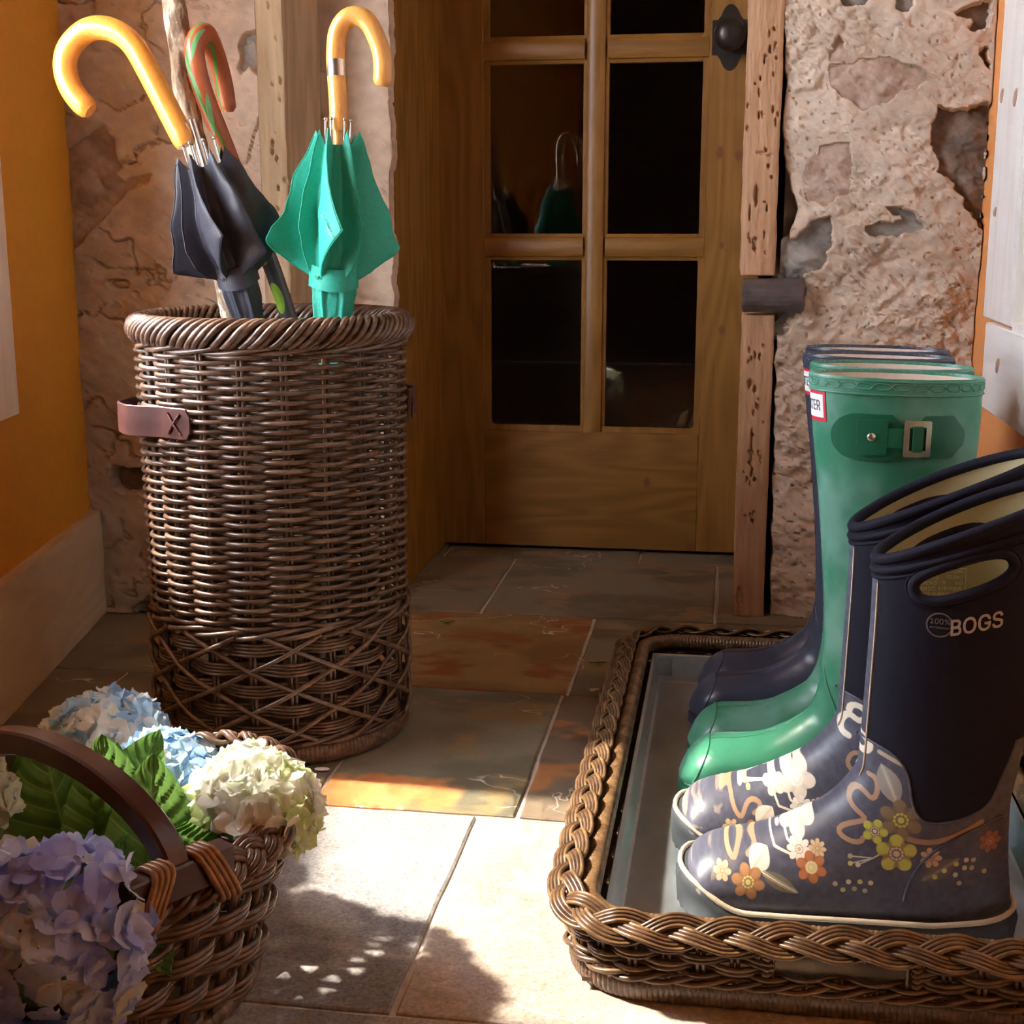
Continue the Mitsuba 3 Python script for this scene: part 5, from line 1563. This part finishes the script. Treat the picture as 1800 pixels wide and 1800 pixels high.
# painted stick with a crook seen edge on
cp = [(-0.588, 1.585, .712), (-0.5895, 1.578, .742), (-0.590, 1.562, .768), (-0.588, 1.536, .7865), (-0.5855, 1.512, .7905), (-0.5875, 1.491, .777), (-0.585, 1.490, .742), (-0.574, 1.510, .690), (-0.560, 1.530, .635), (-0.536, 1.548, .555), (-0.480, 1.562, .340), (-0.428, 1.560, .024)]
q = spline(cp, 190)
s = np.concatenate([[0], np.cumsum(np.linalg.norm(np.diff(q, axis=0), axis=1))])
rr = np.interp(s, [0, 0.004, 0.03, 0.12, 0.30, s[-1]], [0.006, 0.0098, 0.0108, 0.0112, 0.0102, 0.0085])
tv, tf = tube(q, rr, 24, ref=(1, 0, 0))
tg_ = unit(np.gradient(q, axis=0))
uvs = np.zeros((len(tv), 2))
cen = np.repeat(q, 24, 0)
d = tv[:190 * 24] - cen
facing = unit(EYE - cen)
sd = unit(np.cross(np.repeat(tg_, 24, 0), facing))
fr = np.cross(sd, np.repeat(tg_, 24, 0))
uvs[:190 * 24, 0] = np.repeat(s - 0.135, 24)
xaxis = np.array([1.0, 0, 0]) - np.repeat(tg_, 24, 0) * np.repeat(tg_, 24, 0)[:, :1]
xaxis = unit(xaxis)
yaxis = np.cross(np.repeat(tg_, 24, 0), xaxis)
side_ = np.arctan2((d * yaxis).sum(1), (d * xaxis).sum(1)) / (2 * PI)
uvs[:190 * 24, 1] = np.abs(side_)
put('painted_walking_stick', (tv, tf), 'painted_stick', True, uv=uvs, label='glossy red brown crooked walking stick painted with green leaves', cat='stick')

# ================================================================== FLOWER BASKET
FC, FANG, FA, FB = np.array([-0.474, 0.872]), math.radians(60), 0.186, 0.130
LU, LN = np.array([math.cos(FANG), math.sin(FANG)]), np.array([math.sin(FANG), -math.cos(FANG)])
FH = 0.132


def oval(z, n, off=0.0, phase=0.0):
    """Points, outward vectors and angles round the flared oval basket at height z."""
    a = np.arange(n) * 2 * PI / n + phase
    k = 0.80 + 0.20 * np.asarray(z) / FH
    x, y = (FA * k + off) * np.cos(a), (FB * k + off) * np.sin(a)
    p = FC + x[:, None] * LU + y[:, None] * LN
    o = unit((np.cos(a) / FA)[:, None] * LU + (np.sin(a) / FB)[:, None] * LN)
    return np.c_[p, np.broadcast_to(z, a.shape) + 0.020 * np.cos(a) ** 4 * np.asarray(z) / FH], np.c_[o, 0 * a], a


fb = thing('flower_basket', 'oval dark wicker basket with a dark wooden arch handle, filled with hydrangeas', 'basket')
NF = 26
for i in range(NF):
    for s in (-1, 0, 1):
        ph = i * 2 * PI / NF + s * 0.020
        pts = np.array([oval(z, 1, 0.0, ph)[0][0] for z in np.linspace(0.008, FH - 0.002, 6)])
        put('stake', tube(pts, 0.0024, 5, ref=oval(0.0, 1, 0, ph)[1][0]), WICK[(i + s) % 4], True, fb)
row = 0
for g in range(8):
    z0 = 0.010 + g * 0.0152
    for k in range(3):
        nn = NF * 10
        z = z0 + k * 0.0048
        p, o, a = oval(z, nn)
        w = np.cos(a * NF / 2 + g * PI)
        w = np.sign(w) * np.abs(w) ** 0.7
        zz = (meshkit.noise(np.stack([a * 4, a * 0 + row, a * 0], -1), row) - 0.5) * 0.0022
        q = p + o * (0.0062 * w)[:, None] + np.array([0, 0, 1.0]) * zz[:, None]
        put('weaver', tube(q, 0.0025, 6, closed=True), WICK[(row * 5 + g) % 4], True, fb)
        row += 1
p, o, a = oval(0.005, 900)
put('foot_band', wound_ring(p + [0, 0, 0.001], o, 0.006, 0.006, 200, 0.0008), 'wicker_a', 40, fb)
m_ = trimesh.creation.cylinder(radius=1.0, height=0.004, sections=60)
v, f = tm(m_)
put('basket_floor', (np.c_[FC + (v[:, :1] * FA * 0.79) * LU + (v[:, 1:2] * FB * 0.79) * LN, v[:, 2] + 0.008], f), 'wicker_c', False, fb)
p, o, a = oval(FH + 0.004, 900, 0.003)
braid(p, o, 15, 0.0090, 0.0042, math.radians(25), 0.0027, 3, 0.0046, WICK, fb, 0.6)
# lugs that carry the arch, wrapped in golden cane
c3 = lambda x, y, z: np.array([*(FC + x * LU + y * LN), z])
for sgn in (1, -1):
    R = np.c_[np.r_[LU, 0], np.r_[LN * sgn, 0], [0, 0, 1.0]]
    if np.linalg.det(R) < 0:
        R[:, 0] *= -1
    cl = c3(0, sgn * (FB + 0.006), FH + 0.021)
    bv, bf = box(-0.043, 0.043, -0.0085, 0.0085, -0.014, 0.010, 0.0015)
    lg = put('handle_block', (bv @ R.T + cl, bf), 'basket_arch', False, fb)
    for cx, lean in ((-0.024, 0.010), (0.022, -0.010)):
        for kq in range(4):
            e = np.linspace(0, 2 * PI, 26)[:-1]
            ce, se = np.cos(e), np.sin(e)
            yy = 0.0115 * np.sign(ce) * np.abs(ce) ** 0.5
            zz = -0.008 + 0.0205 * np.sign(se) * np.abs(se) ** 0.5
            xx = cx + (kq - 1.5) * 0.0046 + lean * (zz / 0.02) * (1 if yy.mean() < 9 else 1)
            put('cane_wrap', tube(np.stack([xx, yy, zz], -1) @ R.T + cl, 0.0025, 6, closed=True), 'cane_gold', True, lg)
# the arch: a bent flat bar
e = np.linspace(math.radians(-9), math.radians(189), 80)
RA, HA = FB + 0.004, 0.060
cen = np.array([c3(0, RA * math.cos(q), FH + 0.016 + HA * math.sin(q) * (1 if math.sin(q) > 0 else 0.6)) for q in e])
tg = unit(np.gradient(cen, axis=0))
ax = np.r_[LU, 0]
nr = np.cross(ax, tg)
hw, ht, bv = 0.0090, 0.0092, 0.0018
prof = [(-hw, -ht + bv), (-hw, ht - bv), (-hw + bv, ht), (hw - bv, ht), (hw, ht - bv), (hw, -ht + bv), (hw - bv, -ht), (-hw + bv, -ht)]
v = np.vstack([[c_ + ax * a_ + n_ * b_ for a_, b_ in prof] for c_, n_ in zip(cen, nr)])
caps = [[0, i + 1, i] for i in range(1, 7)] + [[79 * 8, 79 * 8 + i, 79 * 8 + i + 1] for i in range(1, 7)]
put('arch_handle', (v, np.vstack([grid_faces(80, 8, False, True, True), caps])), 'basket_arch', 35, fb, label='dark polished wooden arch handle')

# ================================================================== HYDRANGEAS
def petal_mesh(ln, w, cup, seed):
    r = np.random.default_rng(seed)
    V, Fs, n = [], [], 0
    for q in range(4):
        an = q * PI / 2 + r.normal(0, 0.10)
        u, s = np.meshgrid(np.linspace(0, 1, 6), np.linspace(-1, 1, 5), indexing='ij')
        wid = w * np.sin(np.clip(u, 0, 1) ** 0.62 * PI * 0.86 + 0.10) ** 0.8
        x = ln * u + 0.0012
        y = wid * s
        z = cup * ln * (u ** 2) * r.uniform(0.2, 1.1) - 0.0016 * (s ** 2) * u + 0.0013 * np.sin(s * 4 + r.uniform(0, 6)) * u + 0.0009 * (q % 2)
        tw = r.normal(0, 0.18)
        z = z + y * tw
        c, k = math.cos(an), math.sin(an)
        V.append(np.stack([x * c - y * k, x * k + y * c, z], -1).reshape(-1, 3))
        Fs.append(grid_faces(6, 5) + n)
        n += 30
    return np.vstack(V), np.vstack(Fs)


FLORETS = [petal_mesh(0.0128, 0.0090, c, i) for i, c in enumerate((0.15, 0.35, 0.55, 0.05, 0.75))]
PLY = {}


def floret_ply(k, m_):
    if (k, m_) not in PLY:
        PLY[(k, m_)] = mikit.ply(FLORETS[k], m_, smooth=True)
    return PLY[(k, m_)]


EYE_PLY = mikit.ply(ball((0, 0, 0.0012), 0.0015, 1), 'floret_eye', smooth=True)


def frame_to(nv, spin):
    z = unit(nv)
    x = unit(np.cross(z, [0.31, 0.17, 0.93] if abs(z[2]) < 0.9 else [1, 0, 0]))
    y = np.cross(z, x)
    c, s = math.cos(spin), math.sin(spin)
    return np.stack([x * c + y * s, -x * s + y * c, z], 1)


def leaf_mesh(ln, w, fold, droop, seed, wav=0.004):
    r = np.random.default_rng(seed)
    NU, NV = 46, 17
    u, s = np.meshgrid(np.linspace(0, 1, NU), np.linspace(-1, 1, NV), indexing='ij')
    sh = np.sin(u ** 0.80 * PI) ** 0.75 * (1 - 0.25 * u)
    ser = 1 + 0.05 * (np.abs(((u * 21) % 1) - 0.35) - 0.3) * (np.abs(s) > 0.93)
    wid = w * sh * ser
    x = ln * u
    y = wid * s
    rib = np.cos((u - np.abs(s) * 0.22) * 8.5 * 2 * PI)
    z = fold * np.abs(y) - droop * ln * u ** 2 + 0.0016 * (1 - rib) * (1 - np.abs(s) * 0.4) * np.minimum(1, np.abs(s) * 5) + wav * np.sin(u * 7 + s * 1.6 + r.uniform(0, 6)) * np.abs(s)
    v = np.stack([x, y, z], -1).reshape(-1, 3)
    return v, grid_faces(NU, NV), np.stack([u, s], -1).reshape(-1, 2)


def hydrangea(label, c, r, count, mats, axis, seed, stem_to, leaves=(), flat=0.85, low=-0.35, fs=1.0):
    """A mop-head: four-petalled florets over a dome round c. mats: (bsdf, share) for the florets, mixed at random."""
    h = thing('hydrangea', label, 'flower', 'hydrangeas in the flower basket')
    r_ = np.random.default_rng(seed)
    ax = frame_to(np.array(axis, float), 0.3)
    put('head_core', (lambda b: (b[0] @ ax.T + c, b[1]))(ball((0, 0, -0.1 * r), r * 0.72, 2, (1, 1, flat))), 'stem_green', True, h)
    gold = PI * (3 - 5 ** 0.5)
    for i in range(count):
        zz = 1 - (i + 0.5) / count * (1 - low)
        a = i * gold + r_.normal(0, 0.15)
        q = math.sqrt(max(0, 1 - zz * zz))
        d = np.array([q * math.cos(a), q * math.sin(a), zz * flat])
        lump = 0.86 + 0.34 * meshkit.noise(np.array(d * 2.1 + seed), seed)
        pos = c + ax @ (d * r * lump)
        nv = unit(ax @ (d * [1, 1, 1.1]) + r_.normal(0, 0.22, 3))
        k = r_.integers(0, 5)
        names = [m_ for m_, _ in mats]
        pr_ = np.array([w_ for _, w_ in mats], float)
        mm = names[r_.choice(len(names), p=pr_ / pr_.sum())]
        Fm = frame_to(nv, r_.uniform(0, 6.28)) * fs * r_.uniform(0.80, 1.15)
        M = np.eye(4)
        M[:3, :3], M[:3, 3] = Fm, pos
        kk = key_for(f'{h}__floret')
        scene[kk] = {**floret_ply(int(k), mm), 'to_world': T(M)}
        if i % 2 == 0:
            k2 = key_for(f'{kk}__eye')
            scene[k2] = {**EYE_PLY, 'to_world': T(M)}
    st = np.array(stem_to, float)
    mid = (np.array(c) + st) / 2 + np.array([0, 0, 0.01])
    put('stem', tube(spline([st, mid, np.array(c) - ax[:, 2] * r * 0.3], 14), 0.0032, 8, ref=(0.3, 1, 0.1)), 'stem_green', True, h)
    for (base, tip, ln, w, fold, droop, m_, roll) in leaves:
        base, tip = np.array(base, float), np.array(tip, float)
        x = unit(tip - base)
        up = np.array(roll, float)
        z = unit(up - x * (up @ x))
        v, f, uv = leaf_mesh(ln, w, fold, droop, seed + len(used) % 97)
        Rm = np.stack([x, np.cross(z, x), z], 1)
        put('leaf', (v @ Rm.T + base, f), m_, True, h, uv=uv)
    return h


hydrangea('big creamy white hydrangea hanging over the far right rim of the flower basket', (-0.352, 0.950, 0.138), 0.044, 130, [('petal_white', 3), ('petal_lime', 1)], (0.35, 0.25, 0.8), 11, (-0.46, 0.90, 0.07),
          [((-0.415, 0.925, 0.125), (-0.352, 0.905, 0.118), 0.055, 0.017, 0.35, 0.1, 'leaf_green', (0.2, -0.5, 0.8))])
hydrangea('blue and white hydrangea standing highest at the back of the flower basket', (-0.553, 1.110, 0.107), 0.056, 150, [('petal_paleblue', 2), ('petal_white', 1), ('petal_blue', 2)], (-0.1, 0.3, 0.9), 12, (-0.53, 0.95, 0.06))
hydrangea('sky blue hydrangea tucked between the tallest one and the white one', (-0.455, 1.030, 0.115), 0.046, 120, [('petal_blue', 3), ('petal_paleblue', 2)], (0.25, 0.0, 0.9), 13, (-0.48, 0.92, 0.07),
          [((-0.478, 0.975, 0.105), (-0.452, 0.985, 0.172), 0.082, 0.031, 0.30, 0.10, 'leaf_green', (0.2, -0.8, 0.4)),
           ((-0.50, 0.955, 0.10), (-0.49, 0.985, 0.165), 0.078, 0.030, 0.25, 0.16, 'leaf_green', (-0.1, -0.8, 0.5))])
hydrangea('violet blue hydrangea in front, drooping over the near left side of the flower basket', (-0.422, 0.752, 0.130), 0.058, 170, [('petal_violet', 5), ('petal_lilac', 4), ('petal_cream', 1)], (0.25, -0.65, 0.75), 14, (-0.47, 0.86, 0.07),
          [((-0.420, 0.835, 0.100), (-0.362, 0.792, 0.098), 0.075, 0.027, 0.3, 0.15, 'leaf_green', (0.3, -0.4, 0.8)),
           ((-0.470, 0.830, 0.12), (-0.440, 0.800, 0.160), 0.070, 0.032, 0.3, 0.2, 'leaf_green', (0.0, -0.8, 0.5)),
           ((-0.430, 0.845, 0.11), (-0.405, 0.815, 0.155), 0.075, 0.030, 0.35, 0.15, 'leaf_green', (0.3, -0.7, 0.5))], low=-0.75)
hydrangea('cream hydrangea at the left edge, half hidden by large green leaves', (-0.560, 0.885, 0.150), 0.034, 60, [('petal_cream', 1)], (0.0, -0.3, 0.9), 15, (-0.53, 0.88, 0.07),
          [((-0.480, 0.905, 0.080), (-0.535, 0.955, 0.185), 0.135, 0.052, 0.22, 0.10, 'leaf_green', (0.1, -0.8, 0.45)),
           ((-0.455, 0.915, 0.080), (-0.480, 0.955, 0.180), 0.120, 0.040, 0.28, 0.10, 'leaf_green', (0.35, -0.8, 0.35)),
           ((-0.425, 0.900, 0.075), (-0.432, 0.945, 0.175), 0.115, 0.040, 0.35, 0.12, 'leaf_green', (0.45, -0.7, 0.3)),
           ((-0.50, 0.84, 0.10), (-0.545, 0.83, 0.165), 0.085, 0.038, 0.3, 0.25, 'leaf_green', (0.2, -0.8, 0.5)),
           ((-0.545, 0.93, 0.09), (-0.60, 0.985, 0.185), 0.120, 0.048, 0.2, 0.12, 'leaf_green', (0.2, -0.8, 0.5))])

# ================================================================== SMALL THINGS ON THE FLOOR
def sprig(label, x, y, seed):
    k = thing('leaf_scrap', label, 'leaf')
    r = np.random.default_rng(seed)
    for i in range(4):
        a = r.uniform(0, 6.28)
        v, f, uv = leaf_mesh(r.uniform(0.010, 0.017), 0.0026, 0.4, -0.25, seed + i, 0.0004)
        v = v * [1, 1, 1]
        c, s = math.cos(a), math.sin(a)
        put('leaflet', (np.stack([x + v[:, 0] * c - v[:, 1] * s, y + v[:, 0] * s + v[:, 1] * c, 0.0012 + np.abs(v[:, 2]) * 0.6], -1), f), 'leaf_green', True, k, uv=uv)


sprig('tiny dry green leaf scrap on the amber tile beside the umbrella basket', -0.405, 1.925, 3)
sprig('tiny green leaf scrap on the olive tile near the corner of the boot basket', -0.165, 1.770, 4)
v, f = ball((-0.425, 1.352, 0.0014), 0.0085, 2, (1, 0.55, 0.16))
put('fallen_petal', (v, f), 'label_white', True, label='small white fallen petal at the foot of the umbrella basket', cat='petal')
